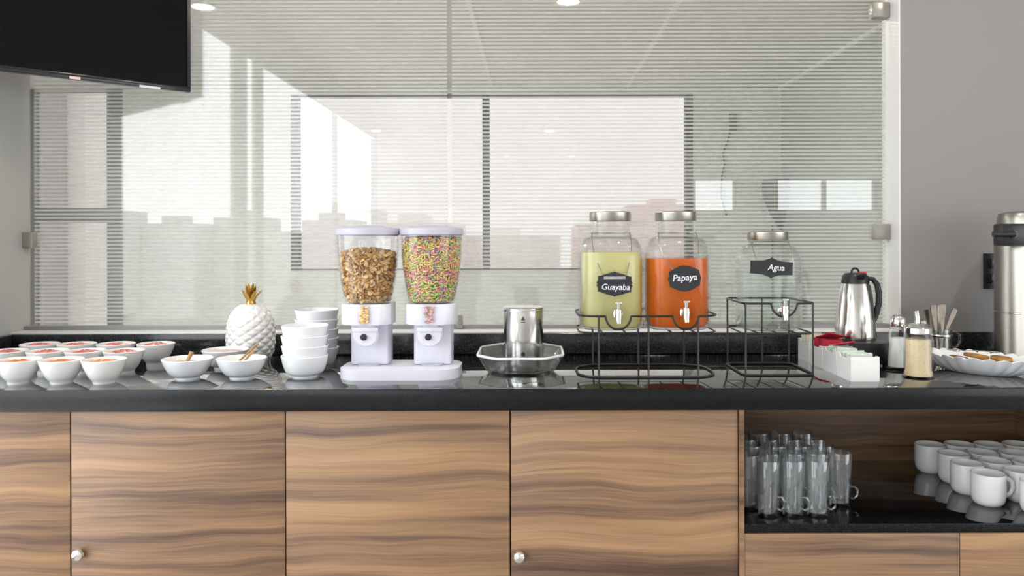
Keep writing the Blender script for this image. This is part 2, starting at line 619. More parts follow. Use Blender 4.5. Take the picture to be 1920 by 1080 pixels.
fw.box(t1, x0, FY, FY + 0.2, 0, CEIL)
fw.box(x1, 2.35, FY, FY + 0.2, 0, CEIL)
fw.box(x0, x1, FY, FY + 0.2, 0, z0)
fw.box(x0, x1, FY, FY + 0.2, z1, CEIL)
fw.box(-4.8, t0, FY, FY + 0.2, 0, CEIL)
fw.box(t0, t1, FY, FY + 0.2, 0, 0.12)
struct(fw.obj('wall_far', M['wall_beyond']))
w4 = struct(thing('window_4', None, None, (0, FY + 0.06, 0)))
for a, b_ in ((x0, x0 + 0.065), (-0.447, -0.386), (x1 - 0.062, x1)):
    B().box(a, b_, -0.055, 0.03, z0, z1).obj('mullion', M['frame_dark'], w4)
for a, b_ in ((z1 - 0.03, z1), (z0, z0 + 0.022)):
    B().box(x0 + 0.065, x1 - 0.062, -0.05, 0.028, a, b_).obj('frame_rail', M['frame_grey'], w4)
for a, b_ in ((x0 + 0.065, -0.447), (-0.386, x1 - 0.062)):
    B().box(a, b_, -0.006, 0.006, z0 + 0.022, z1 - 0.03).obj('pane', M['far_glass'], w4)
w5 = struct(thing('window_5', None, None, (0, FY + 0.06, 0)))
for a, b_ in ((t0, t0 + 0.04), (t1 - 0.145, t1)):
    B().box(a, b_, -0.055, 0.03, 0.12, CEIL).obj('mullion', M['frame_grey'], w5)
for a, b_ in ((1.42, 1.55), (0.12, 0.2)):
    B().box(t0 + 0.04, t1 - 0.145, -0.055, 0.03, a, b_).obj('frame_rail', M['frame_grey'], w5)
for a, b_ in ((1.55, CEIL), (0.2, 1.42)):
    B().box(t0 + 0.04, t1 - 0.145, -0.006, 0.006, a, b_).obj('pane', M['far_glass'], w5)
for k, X in enumerate((-0.36, 0.825)):
    sbox('trim_%d' % (4 + k), M['trim_white'], X - 0.013, X + 0.013, 0.74, FY - 0.001, CEIL - 0.008, CEIL)
sbox('trim_6', M['trim_white'], 2.165, 2.19, 0.74, FY - 0.001, CEIL - 0.02, CEIL)
# shallow blind pocket along the far window
sbox('trim_7', M['ceiling'], -3.6, 2.165, FY - 0.62, FY - 0.6, CEIL - 0.018, CEIL)

# glass partition: two panes, etched film strips on each
w1 = struct(thing('window_1', None, None, (0, GY, 0)))
JX = px(840, GY)
for a, b_ in ((LX + 0.012, JX - 0.0015), (JX + 0.0015, RX - 0.014)):
    pane = B().box(a, b_, -0.004, 0.004, 0.974, CEIL).obj('pane', M['glass'], w1)
    st = B()
    z = 0.99
    while z < CEIL - 0.02:
        st.box(a + 0.012, b_, 0.0042, 0.0048, z, z + 0.0066)
        z += 0.01262
    st.obj('etched_film_stripes', M['film'], pane)['kind'] = 'stuff'
for X, Z in ((RX - 0.03, 1.282), (RX - 0.034, 2.004), (LX + 0.006, 1.262)):
    s_ = 0.026
    B().box(X - s_, X + s_, -0.022, 0.022, Z - 0.025, Z + 0.025, bev=0.003).obj('clamp', M['clamp'], w1)

# downlights: two show in the ceiling beyond, one unseen row is added to light the counter
def downlight(X, Y, label, watts, group=None):
    t = thing('ceiling_downlight', label, 'ceiling light', (X, Y, CEIL), 0, group)
    B().lathe([(0.062, -0.004), (0.085, -0.006), (0.088, -0.001), (0.062, -0.001), (0.062, -0.004)]).obj('trim_ring', M['sill'], t)
    B().lathe([(0, -0.012), (0.04, -0.010), (0.061, -0.003), (0, -0.003)]).obj('lens', M['lamp'], t)
    d = bpy.data.lights.new('downlight_glow', 'AREA')
    d.shape = 'DISK'
    d.size = 0.11
    d.energy = watts
    d.color = (1.0, 0.93, 0.85)
    o = bpy.data.objects.new('downlight_glow', d)
    COL.objects.link(o)
    o.parent = t
    o.location = (0, 0, -0.02)
    return t


downlight(0.2, 2.52, 'round warm downlight in the ceiling above the far window', 14)
downlight(-1.89, 2.60, 'round warm downlight in the ceiling beside the television', 14)
for X in (-0.4, 0.6, 1.6):
    downlight(X, -0.35, 'added round warm downlight, out of view in the ceiling over the buffet counter', 5, 'added downlights over the counter')

# outside
struct(B().box(-300, 300, -300, 300, -26, -25).obj('ground', M['ext_ground']))
blds = [(-60, 70, 14, 3.2, 'ext_pale'), (-40, 85, 16, 2.2, 'ext_pale'), (-24, 95, 10, 5.0, 'ext_pale'), (-12, 80, 9, 3.0, 'ext_pale'), (-3, 90, 12, 1.8, 'ext_pale'),
        (8, 75, 8, 2.6, 'ext_pink'), (17, 100, 10, 5.6, 'ext_pink'), (24, 85, 12, 2.0, 'ext_pale')]
for k, (X, Y, w, h, mt) in enumerate(blds):
    b = B().box(-w / 2, w / 2, -5, 5, -25, h)
    b.box(-w / 5, w / 8, -2, 2, h, h + 0.9)
    tag(b.obj('distant_building', M[mt], None, (X, Y, 0)), 'pale distant building seen through the far window of the room beyond', 'building', 'pale city blocks outside the far window')
for k in range(12):
    X = -78 + k * 7.2
    h = [2.0, 4.4, 3.0, 5.2, 3.6, 4.6, 2.4, 4.0, 3.2, 5.0, 2.6, 3.4][k]
    b = B().box(-3.5, 3.5, -4, 4, -25, h)
    b.box(-2, 1, -1.5, 1.5, h, h + 1.1)
    tag(b.obj('distant_building', M['ext_grey'], None, (X, -100 - (k % 3) * 6, 0)), 'grey building outside the glazed left wall', 'building', 'city blocks outside the left wall')
nb = thing('neighbour_building', 'grey concrete building just outside the tall narrow window', 'building', (-8.6, 10.5, 0))
B().box(-2.0, 2.0, -1.5, 1.5, -25, 6).obj('wall', M['ext_grey'], nb)
B().box(2.0, 2.25, -1.3, 1.3, -25, 5.2).obj('pier', M['ext_pale'], nb)

# ---------------------------------------------------------------- counter and cabinets
cb_ = B().box(LX + 0.001, 2.6, 0.0, 0.599, ZT - 0.053, ZT, bev=0.003)
cb_.bm.normal_update()
for f in cb_.bm.faces:
    if f.calc_center_median().y < 0.002:
        f.material_index = 1
tag(cb_.obj('countertop', [M['granite'], M['granite_edge']]), 'long polished black granite countertop', 'countertop')
tag(B().box(LX + 0.021, 2.6, 0.58, 0.599, ZT, 0.964, bev=0.0015).obj('backsplash', M['granite_splash']), 'low black granite backsplash under the glass partition', 'backsplash')
tag(B().box(LX + 0.001, LX + 0.02, 0.03, 0.599, ZT, 0.964, bev=0.0015).obj('side_splash', M['granite_splash']), 'low black granite splash strip on the left wall', 'backsplash')

CF = 0.020          # cabinet door plane
CT = ZT - 0.0535
cabs = [(-1.655, px(131, CF), None, 'walnut grain cabinet in the corner under the bowls of fruit'),
        (px(131, CF), px(534, CF), px(149, CF), 'walnut grain cabinet with round lock under the ceramic pineapple'),
        (px(534, CF), px(955.5, CF), None, 'plain walnut grain cabinet under the cereal dispenser'),
        (px(955.5, CF), px(1384, CF), px(972, CF), 'walnut grain cabinet with round lock under the juice jars')]
for k, (a, b_, kx, lab) in enumerate(cabs):
    c = thing('base_cabinet', lab, 'cabinet', ((a + b_) / 2, 0.3, 0))
    h = (b_ - a) / 2
    bd = B()
    bd.box(-h + 0.0005, -h + 0.017, -0.259, 0.28, 0.1, CT)
    bd.box(h - 0.017, h - 0.0005, -0.259, 0.28, 0.1, CT)
    bd.box(-h + 0.017, h - 0.017, 0.265, 0.28, 0.1, CT)
    bd.box(-h + 0.017, h - 0.017, -0.259, 0.265, 0.1, 0.116)
    bd.box(-h + 0.017, h - 0.017, -0.259, 0.265, CT - 0.016, CT)
    bd.box(-h + 0.0005, h - 0.0005, -0.2, 0.28, 0.0, 0.1)
    bd.obj('body', M['carcass'], c)
    wm = wood_mat('walnut_laminate_%d' % k, k + 1.0)
    d = B().box(-h + 0.0016, h - 0.0016, CF - 0.3, CF - 0.3 + 0.018, 0.105, CT - 0.003, bev=0.001).obj('door', wm, c)
    if kx is not None:
        lx = kx - (a + b_) / 2
        kz = 0.50 if k == 1 else 0.492
        kb = B()
        kb.lathe([(0, -0.02), (0.006, -0.0195), (0.0125, -0.016), (0.0145, -0.010), (0.012, -0.004), (0.0075, 0.0)], 24)
        bmesh.ops.rotate(kb.bm, verts=kb.bm.verts, cent=(0, 0, 0), matrix=Matrix.Rotation(radians(-90), 3, 'X'))
        kb.obj('lock_knob', M['chrome'], d, (lx, CF - 0.3, kz))

# open shelf unit
SX0, SX1, SZ = px(1384, CF), 1.52, 0.568
ou = thing('open_shelf_cabinet', 'open walnut cabinet with black granite shelf holding glasses and mugs', 'cabinet', (0, 0.3, 0))
wm = wood_mat('walnut_laminate_shelf', 7.3)
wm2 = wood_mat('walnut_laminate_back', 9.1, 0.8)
wm3 = wood_mat('walnut_laminate_drawer', 11.7)
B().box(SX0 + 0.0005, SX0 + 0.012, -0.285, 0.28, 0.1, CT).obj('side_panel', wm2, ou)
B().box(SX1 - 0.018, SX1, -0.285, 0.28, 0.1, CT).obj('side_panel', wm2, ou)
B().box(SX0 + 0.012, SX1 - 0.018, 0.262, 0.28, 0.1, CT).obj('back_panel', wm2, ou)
sh_ = B().box(SX0 + 0.012, SX1 - 0.018, -0.284, 0.262, SZ - 0.02, SZ, bev=0.0015)
for f in sh_.bm.faces:
    if f.calc_center_median().y < -0.2825:
        f.material_index = 1
sh_.obj('shelf', [M['shelf_granite'], M['granite_edge']], ou)
B().box(SX0 + 0.012, SX1 - 0.018, -0.2, 0.262, 0.0, 0.1).obj('plinth', M['carcass'], ou)
dz = SZ - 0.024
SM = px(1797, CF)
B().box(SX0 + 0.001, SM - 0.001, CF - 0.303, CF - 0.287, 0.105, dz, bev=0.001).obj('door', wm, ou)
B().box(SM + 0.001, SX1, CF - 0.303, CF - 0.287, 0.105, dz, bev=0.001).obj('door', wm3, ou)
cr = thing('base_cabinet', 'walnut grain cabinet right of the open shelf unit', 'cabinet', (2.06, 0.3, 0))
B().box(-0.539, 0.539, -0.259, 0.28, 0.0, CT).obj('body', M['carcass'], cr)
B().box(-0.538, 0.538, -0.28, -0.262, 0.105, CT - 0.003, bev=0.001).obj('door', wm3, cr)

# ---------------------------------------------------------------- television in the corner
u = Vector((-0.765, -0.644, 0)).normalized()        # along the screen, from glass corner to left wall
nrm = Vector((u.y, -u.x, 0))                         # towards the room
if nrm.y > 0:
    nrm = -nrm
tvw, tvh, tvz = 0.685, 0.42, 1.736
tc = Vector((-1.107, 0.642, 0)) + u * (tvw / 2)
tv = thing('television', 'black flat television hung in the corner beside the glass', 'television', (tc.x, tc.y, tvz), math.atan2(-u.y, -u.x))
# local x runs from the left wall to the glass corner, local -y faces the room
bz = B()
bz.box(-tvw / 2, tvw / 2, -0.012, 0.012, 0, 0.016, bev=0.002)
bz.box(-tvw / 2, tvw / 2, -0.012, 0.012, tvh - 0.01, tvh, bev=0.002)
bz.box(-tvw / 2, -tvw / 2 + 0.01, -0.012, 0.012, 0.016, tvh - 0.01)
bz.box(tvw / 2 - 0.01, tvw / 2, -0.012, 0.012, 0.016, tvh - 0.01)
bz.obj('bezel', M['tv_bezel'], tv)
B().box(-tvw / 2 + 0.01, tvw / 2 - 0.01, -0.009, 0.0, 0.016, tvh - 0.01).obj('screen', M['tv_screen'], tv)
B().box(-tvw / 2 + 0.05, tvw / 2 - 0.05, 0.0, 0.03, 0.02, tvh - 0.02, bev=0.008).obj('back_cover', M['black_plastic'], tv)
B().box(0.19, 0.25, -0.016, -0.0122, -0.003, 0.004).obj('logo_plate', M['logo'], tv)
B().box(0.002, 0.03, -0.016, -0.0122, -0.001, 0.006).obj('status_light', M['led'], tv)
br = B().box(-0.1, 0.1, 0.03, 0.05, 0.12, 0.3)
br.tube([(0, 0.05, 0.21), (-0.05, 0.10, 0.21), (-0.19, 0.12, 0.21), (-0.235, 0.135, 0.21)], 0.014)
br.obj('wall_bracket', M['black_plastic'], tv)

# ---------------------------------------------------------------- bowls
def bowl_mesh(name, R, H, foot, mat, t=0.004, curve=0.62):
    out, inn = [], []
    fh = 0.006
    n = 12
    prof = [(0, 0.003), (foot - 0.006, 0.003), (foot - 0.004, 0), (foot, 0), (foot + 0.001, fh)]
    for i in range(1, n + 1):
        s = i / n
        r = foot + (R - foot) * (s ** curve)
        zz = fh + (H - fh) * s
        out.append((r, zz))
    prof += out
    prof.append((R - t * 0.4, H + 0.0015))
    for r, zz in reversed(out):
        inn.append((max(r - t, 0.004), max(zz - 0.0005, fh + 0.004)))
    prof += inn + [(0, fh + 0.004)]
    return B().lathe(prof, 40).mesh(name, mat)


def bowl_r(R, H, foot, zz, curve=0.62):
    s = max(0.0, (zz - 0.006) / (H - 0.006))
    return foot + (R - foot) * s ** curve


def fruit_mat(name, a, b_, c_, rough=0.3):
    m, nt, out = new_mat(name)
    b = N(nt, 'BsdfPrincipled', Roughness=rough)
    n = N(nt, 'TexNoise', Scale=55.0, Detail=3.0)
    nt.links.new(coords(nt), n.inputs['Vector'])
    nt.links.new(ramp(nt, n.outputs['Fac'], [(0.36, a), (0.5, b_), (0.66, c_)]), b.inputs['Base Color'])
    bp = N(nt, 'Bump', Strength=0.5, Distance=0.003)
    nt.links.new(n.outputs['Fac'], bp.inputs['Height'])
    nt.links.new(bp.outputs['Normal'], b.inputs['Normal'])
    nt.links.new(b.outputs[0], out.inputs['Surface'])
    return m


M['fruit_orange'] = fruit_mat('orange_fruit_puree', (0.50, 0.10, 0.03), (0.72, 0.20, 0.05), (0.80, 0.36, 0.14))
M['fruit_red'] = fruit_mat('red_fruit_puree', (0.42, 0.05, 0.04), (0.60, 0.12, 0.09), (0.74, 0.30, 0.24))
M['honey'] = fruit_mat('amber_sauce', (0.42, 0.22, 0.05), (0.55, 0.33, 0.10), (0.66, 0.46, 0.20))
M['yoghurt'] = fruit_mat('white_cream', (0.72, 0.66, 0.56), (0.80, 0.76, 0.68), (0.84, 0.82, 0.76), 0.5)
M['pink'] = fruit_mat('pink_sauce', (0.66, 0.42, 0.38), (0.74, 0.55, 0.50), (0.80, 0.66, 0.62), 0.5)


def fill_mesh(name, R, z, mat, mound=0.006, seed=1, rag=0.0015):
    rnd = random.Random(seed)
    prof = [(0, z - 0.012), (R * 0.9, z - 0.008), (R, z)]
    for i in range(1, 6):
        s = 1 - i / 6
        prof.append((R * s, z + mound * (1 - s * s)))
    prof.append((0, z + mound))
    b = B().lathe(prof, 26)
    for v in b.bm.verts:
        if v.co.z > z + 0.0005:
            v.co.z += rnd.uniform(-rag, rag) * 1.5
    return b.mesh(name, mat, 70)


BR, BH, BF = 0.0525, 0.058, 0.026
bm_small = bowl_mesh('bowl', BR, BH, BF, M['ceramic'])
fo = [fill_mesh('fruit_filling', bowl_r(BR, BH, BF, 0.049) - 0.004, 0.0485, M['fruit_orange'], 0.009, s) for s in (1, 2)]
fr = [fill_mesh('fruit_filling', bowl_r(BR, BH, BF, 0.049) - 0.004, 0.0485, M['fruit_red'], 0.012, s) for s in (3, 4)]
rows = [(0.10, (-1.304, -1.196, -1.088), 'o'), (0.26, (-1.442, -1.330, -1.226, -1.121), 'r'), (0.405, (-1.443, -1.335, -1.221, -1.104), 'r')]
for Y, xs, kind in rows:
    for i, X in enumerate(xs):
        if kind == 'o':
            t = thing('fruit_bowl', 'small white footed bowl of orange fruit, in the row along the counter edge', 'bowl', (X, Y, ZT), i * 1.3, 'front row of fruit bowls')
            link('fruit_filling', fo[i % 2], t)
        else:
            t = thing('fruit_bowl', 'small white footed bowl of red fruit, %s row of the cluster of three rows' % ('middle' if Y < 0.3 else 'backsplash-side'), 'bowl', (X, Y, ZT), i * 1.7 + Y * 5, '%s row of fruit bowls' % ('middle' if Y < 0.3 else 'back'))
            link('fruit_filling', fr[i % 2], t)
        link('bowl_body', bm_small, t)

WR, WH, WF = 0.0635, 0.052, 0.030
bm_wide = bowl_mesh('bowl', WR, WH, WF, M['ceramic_cool'], 0.004, 0.5)


def wide_bowl(X, Y, label, fm, seed, lvl=0.040):
    t = thing('serving_bowl', label, 'bowl', (X, Y, ZT))
    link('bowl_body', bm_wide, t)
    link('sauce_filling', fill_mesh('filling', bowl_r(WR, WH, WF, lvl, 0.5) - 0.0045, lvl, fm, 0.003, seed), t)
    return t


wide_bowl(-0.900, 0.153, 'wide white bowl of amber sauce with one stubby spoon handle', M['honey'], 11)
wide_bowl(-0.762, 0.160, 'wide white bowl of pale cream with two wooden spoon handles', M['yoghurt'], 12)
wide_bowl(-0.866, 0.318, 'wide white bowl of pale pink sauce just in front of the ceramic pineapple', M['pink'], 13, 0.045)


def wooden_spoon(p0, p1, label, r=0.0035):
    p0, p1 = Vector(p0), Vector(p1)
    d = (p1 - p0)
    t = thing('wooden_spoon', label, 'spoon', p0)
    B().tube([d * 0.0, d * 0.35, d * 0.8, d * 0.97, d], [r * 0.85, r * 0.8, r, r * 1.1, r * 0.6], 10).obj('handle', M['wood_spoon'], t)
    hd = B().lathe([(0, -0.003), (0.008, -0.0025), (0.011, 0.0), (0.008, 0.0025), (0, 0.003)], 16, sy=0.8)
    hd.obj('spoon_head', M['wood_spoon'], t, (0, 0, 0))
    return t


wooden_spoon((-0.905, 0.160, 0.9405), (-0.894, 0.166, 0.968), 'stubby wooden spoon standing in the amber sauce', 0.0055)
wooden_spoon((-0.775, 0.170, 0.940), (-0.734, 0.205, 0.985), 'longer wooden spoon leaning in the bowl of pale cream')
wooden_spoon((-0.755, 0.140, 0.940), (-0.727, 0.150, 0.972), 'shorter wooden spoon leaning in the bowl of pale cream')

# stacks of bowls
KR, KH, KF = 0.061, 0.056, 0.034
bm_stack = bowl_mesh('bowl', KR, KH, KF, M['ceramic_cool'], 0.004, 0.36)
ords4 = ['lowest', 'second from the bottom', 'second from the top', 'topmost']
for i in range(4):
    o = link('stacked_bowl', bm_stack, None, (-0.602 + 0.001 * (i % 2), 0.177, ZT + 0.0262 * i))
    tag(o, 'white bowl, %s of the four-bowl stack at the counter edge' % ords4[i], 'bowl', 'shorter stack of white bowls')
ords5 = ['lowest', 'second from the bottom', 'middle one', 'second from the top', 'topmost']
for i in range(5):
    o = link('stacked_bowl', bm_stack, None, (-0.614 - 0.001 * (i % 2), 0.335, ZT + 0.0265 * i))
    tag(o, 'white bowl, %s of the five-bowl stack behind the shorter one' % ords5[i], 'bowl', 'taller stack of white bowls')

# ---------------------------------------------------------------- ceramic pineapple
pa = thing('pineapple_jar', 'white ceramic pineapple with diamond relief and gold leaf crown', 'ornament', (px(470, 0.46), 0.46, ZT))
prof = []
HP = 0.168
for i in range(73):
    s = i / 72
    zz = HP * s
    r = 0.0725 * (1 - abs((s - 0.42) / 0.62) ** 2.6) ** 0.5 if abs((s - 0.42) / 0.62) < 1 else 0.0
    if s < 0.42:
        r = 0.0725 * (1 - ((0.42 - s) / 0.60) ** 2.4) ** 0.5
    prof.append((max(r, 0.0), zz))


def diamond(rr, a, z_):
    A = 11 * a / (2 * pi) + z_ * 40
    C = 11 * a / (2 * pi) - z_ * 40
    fa, fc = abs(2 * (A % 1) - 1), abs(2 * (C % 1) - 1)
    return rr * (1 - 0.075 * max(fa, fc) ** 2.2) if rr > 0.01 else rr


prof = [(0, 0)] + [q for q in prof if q[0] > 0.016] + [(0.012, HP + 0.001), (0, HP + 0.002)]
B().lathe(prof, 132, fn=diamond).obj('body', M['ceramic'], pa, ang=60)
B().lathe([(0, HP - 0.006), (0.016, HP - 0.006), (0.015, HP + 0.006), (0.009, HP + 0.014), (0, HP + 0.016)], 20).obj('crown_base', M['gold'], pa)
for ring_, (nl, L, spread, z_) in enumerate(((7, 0.048, 0.030, HP), (6, 0.058, 0.019, HP + 0.004), (4, 0.066, 0.008, HP + 0.006))):
    for k in range(nl):
        a = 2 * pi * k / nl + ring_ * 0.4
        b = B()
        n = 7
        L_, R_, Mi = [], [], []
        for i in range(n):
            s = i / (n - 1)
            rad = 0.008 + spread * s ** 1.6
            w = 0.0085 * (1 - s) ** 0.7 * (0.7 + 0.9 * s) + 0.0004
            zz = z_ + L * s * (1 - 0.12 * s)
            cx, cyy = rad * cos(a), rad * sin(a)
            tx, ty = -sin(a), cos(a)
            L_.append(b.bm.verts.new((cx + tx * w, cyy + ty * w, zz)))
            R_.append(b.bm.verts.new((cx - tx * w, cyy - ty * w, zz)))
            Mi.append(b.bm.verts.new((cx - cos(a) * 0.0035 * (1 - s), cyy - sin(a) * 0.0035 * (1 - s), zz)))
        for i in range(n - 1):
            b.bm.faces.new((L_[i], Mi[i], Mi[i + 1], L_[i + 1]))
            b.bm.faces.new((Mi[i], R_[i], R_[i + 1], Mi[i + 1]))
            b.bm.faces.new((R_[i], L_[i], L_[i + 1], R_[i + 1]))
        b.obj('leaf', M['gold'], pa, ang=50)

# ---------------------------------------------------------------- cereal dispenser
cd = thing('cereal_dispenser', 'white twin cereal dispenser with two clear canisters on an oval base', 'cereal dispenser', (-0.350, 0.205, ZT))


def stadium(a, b_, n=12, r=None):
    """outline of a rounded rectangle: half sizes a, b_, corner radius r"""
    r = b_ if r is None else r
    pts = []
    for cx, cy_, a0 in ((a - r, b_ - r, 0), (-(a - r), b_ - r, pi / 2), (-(a - r), -(b_ - r), pi), (a - r, -(b_ - r), 1.5 * pi)):
        for k in range(n + 1):
            an = a0 + pi / 2 * k / n
            pts.append((cx + r * cos(an), cy_ + r * sin(an)))
    return pts


B().prism(stadium(0.156, 0.091, 10, 0.06), 0.0, 0.026, 'z', bev=0.004).obj('base', M['white_plastic'], cd)
cprof = [(0.046, 0.0), (0.060, 0.004), (0.0655, 0.02), (0.072, 0.055), (0.0775, 0.10), (0.0805, 0.145), (0.0815, 0.178)]


def can_r(zz):
    for (r0, a0), (r1, a1) in zip(cprof, cprof[1:]):
        if zz <= a1:
            return r0 + (r1 - r0) * max(0, (zz - a0)) / (a1 - a0)
    return cprof[-1][0]


CANX, CANZ = (-0.088, 0.080), 0.194
for i, X in enumerate(CANX):
    B().box(X - 0.05, X + 0.05, 0.0, 0.075, 0.026, 0.19, bev=0.006).obj('pillar', M['white_plastic'], cd)
    co = B()
    co.prism([(X + x, y) for x, y in stadium(0.065, 0.062, 8, 0.03)], 0.138, 0.192, 'z', bev=0.003)
    cl = co.obj('collar', M['white_plastic'], cd)
    # clear chute with cereal showing, let into the collar's front
    ch = B().prism([(X - 0.016, 0.190), (X + 0.016, 0.190), (X + 0.016, 0.150), (X + 0.006, 0.136), (X - 0.006, 0.136), (X - 0.016, 0.150)], -0.068, -0.058, 'y', bev=0.002)
    ch.obj('chute', M['plastic_clear'], cd)
    kb = B()
    kb.lathe([(0, 0.0), (0.030, 0.0), (0.033, 0.004), (0.033, 0.014), (0.029, 0.018), (0.013, 0.019), (0.0, 0.019)], 28)
    bmesh.ops.rotate(kb.bm, verts=kb.bm.verts, cent=(0, 0, 0), matrix=Matrix.Rotation(radians(90), 3, 'X'))
    kn = kb.obj('knob', M['white_plastic'], cd, (X, -0.030, 0.112))
    hb = B()
    hb.box(-0.034, 0.034, -0.024, -0.0185, 0.008, 0.019, bev=0.002)
    hb.obj('knob_wing', M['white_plastic'], kn)
    kc = B()
    kc.lathe([(0, 0), (0.0085, 0), (0.0085, 0.004), (0, 0.005)], 16)
    bmesh.ops.rotate(kc.bm, verts=kc.bm.verts, cent=(0, 0, 0), matrix=Matrix.Rotation(radians(90), 3, 'X'))
    kc.obj('knob_opening', M['black_plastic'], kn, (-0.004, -0.019, -0.006))
    B().prism([(X + x, y) for x, y in stadium(0.03, 0.024, 6, 0.02)], 0.026, 0.030, 'z').obj('drip_rim', M['lid_plastic'], cd)
    cp = [(r, z_) for r, z_ in cprof]
    inner = [(r - 0.0022, max(z_, 0.0022)) for r, z_ in reversed(cprof)]
    cn = B().lathe([(0, 0)] + cp + inner + [(0, 0.0022)], 48).obj('canister', M['plastic_clear'], cd, (X, -0.010, CANZ))
    B().lathe([(0, 0.176), (0.079, 0.176), (0.0795, 0.1785), (0.0845, 0.179), (0.085, 0.190), (0.082, 0.196), (0.06, 0.200), (0.030, 0.204), (0, 0.205)], 48).obj('lid', M['lid_plastic'], cn)


def cereal(X, top, mound, kind, seed):
    rnd = random.Random(seed)
    b = B()
    zz0 = 0.006

    def level(r):
        return top + mound * (1 - (r / 0.08) ** 2)
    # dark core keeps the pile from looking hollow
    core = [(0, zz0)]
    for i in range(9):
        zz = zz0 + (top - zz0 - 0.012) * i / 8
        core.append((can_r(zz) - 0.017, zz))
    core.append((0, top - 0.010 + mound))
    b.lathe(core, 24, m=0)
    pts = []
    cell = {}
    dmin = 0.0064 if kind == 'flake' else 0.0052
    tries = 26000 if kind == 'flake' else 30000
    for _ in range(tries):
        zz = rnd.uniform(zz0, top + mound)
        R = can_r(zz) - (0.0075 if kind == 'flake' else 0.0065)
        r = R * (1 - 0.24 * rnd.random() ** 1.7) if zz < top - 0.012 else R * math.sqrt(rnd.random())
        if zz > level(r):
            continue
        a = rnd.uniform(0, 2 * pi)
        p_ = Vector((r * cos(a), r * sin(a), zz))
        key = tuple(int(math.floor(c / dmin)) for c in p_)
        ok = True
        for dx in (-1, 0, 1):
            for dy in (-1, 0, 1):
                for dz_ in (-1, 0, 1):
                    for q in cell.get((key[0] + dx, key[1] + dy, key[2] + dz_), ()):
                        if (q - p_).length < dmin:
                            ok = False
        if ok:
            cell.setdefault(key, []).append(p_)
            pts.append(p_)
    for p_ in pts:
        rot = Matrix.Rotation(rnd.uniform(0, 2 * pi), 3, 'Z') @ Matrix.Rotation(rnd.uniform(0, pi), 3, 'X') @ Matrix.Rotation(rnd.uniform(0, 2 * pi), 3, 'Z')
        if kind == 'flake':
            s = rnd.uniform(0.0062, 0.0085)
            cv = rnd.uniform(-0.5, 0.5)
            vs_ = []
            for k in range(7):
                an = 2 * pi * k / 7
                rr = s * rnd.uniform(0.75, 1.1)
                x, y = rr * cos(an), rr * sin(an) * 0.8
                vs_.append(b.bm.verts.new(p_ + rot @ Vector((x, y, cv * x * x / s + rnd.uniform(-0.0006, 0.0006)))))
            c1 = b.bm.verts.new(p_ + rot @ Vector((0, 0, 0.0008)))
            c2 = b.bm.verts.new(p_ + rot @ Vector((0, 0, -0.0008)))
            mi = rnd.choice((1, 1, 2, 2, 3))
            for k in range(7):
                f = b.bm.faces.new((vs_[k], vs_[(k + 1) % 7], c1))
                f.material_index = mi
                f = b.bm.faces.new((vs_[(k + 1) % 7], vs_[k], c2))
                f.material_index = mi
        else:
            Rr, rr, nu, nv = 0.0037, 0.0021, 9, 5
            mi = rnd.choice((1, 1, 2, 3, 3, 4, 4, 5))
            if rnd.random() < 0.22:      # layers of one colour, as poured
                mi = (4, 4, 3, 1, 1, 2)[min(5, int(6 * p_.z / (top + mound)))]
            g = [[b.bm.verts.new(p_ + rot @ Vector(((Rr + rr * cos(2 * pi * j / nv)) * cos(2 * pi * i / nu), (Rr + rr * cos(2 * pi * j / nv)) * sin(2 * pi * i / nu), rr * sin(2 * pi * j / nv)))) for j in range(nv)] for i in range(nu)]
            for i in range(nu):
                for j in range(nv):
                    f = b.bm.faces.new((g[i][j], g[(i + 1) % nu][j], g[(i + 1) % nu][(j + 1) % nv], g[i][(j + 1) % nv]))
                    f.material_index = mi
    if kind == 'flake':
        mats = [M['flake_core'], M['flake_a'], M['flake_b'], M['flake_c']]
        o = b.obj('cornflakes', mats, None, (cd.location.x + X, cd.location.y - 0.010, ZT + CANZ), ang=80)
        tag(o, 'golden cornflakes heaped inside the clear canister nearer the bowls', 'cereal', None, 'stuff')
    else:
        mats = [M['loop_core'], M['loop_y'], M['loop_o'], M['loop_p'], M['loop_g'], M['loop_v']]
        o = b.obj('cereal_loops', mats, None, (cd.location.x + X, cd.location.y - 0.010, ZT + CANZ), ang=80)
        tag(o, 'multicoloured cereal loops filling the other clear canister to its lid', 'cereal', None, 'stuff')
    return o


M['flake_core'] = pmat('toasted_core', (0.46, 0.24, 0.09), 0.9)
M['flake_a'] = pmat('toasted_flake', (0.84, 0.54, 0.22), 0.65, var=0.2, scale=120)
M['flake_b'] = pmat('light_flake', (0.92, 0.68, 0.38), 0.65, var=0.2, scale=120)
M['flake_c'] = pmat('dark_flake', (0.70, 0.40, 0.14), 0.65, var=0.2, scale=120)
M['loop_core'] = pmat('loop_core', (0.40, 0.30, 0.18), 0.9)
M['loop_y'] = pmat('yellow_loop', (0.92, 0.74, 0.26), 0.7, var=0.12, scale=200)
M['loop_o'] = pmat('orange_loop', (0.90, 0.50, 0.20), 0.7, var=0.12, scale=200)
M['loop_p'] = pmat('pink_loop', (0.85, 0.36, 0.36), 0.7, var=0.12, scale=200)
M['loop_g'] = pmat('green_loop', (0.50, 0.68, 0.22), 0.7, var=0.12, scale=200)
M['loop_v'] = pmat('purple_loop', (0.52, 0.36, 0.44), 0.7, var=0.12, scale=200)
cereal(CANX[0], 0.128, 0.016, 'flake', 5)
cereal(CANX[1], 0.168, 0.004, 'loop', 6)
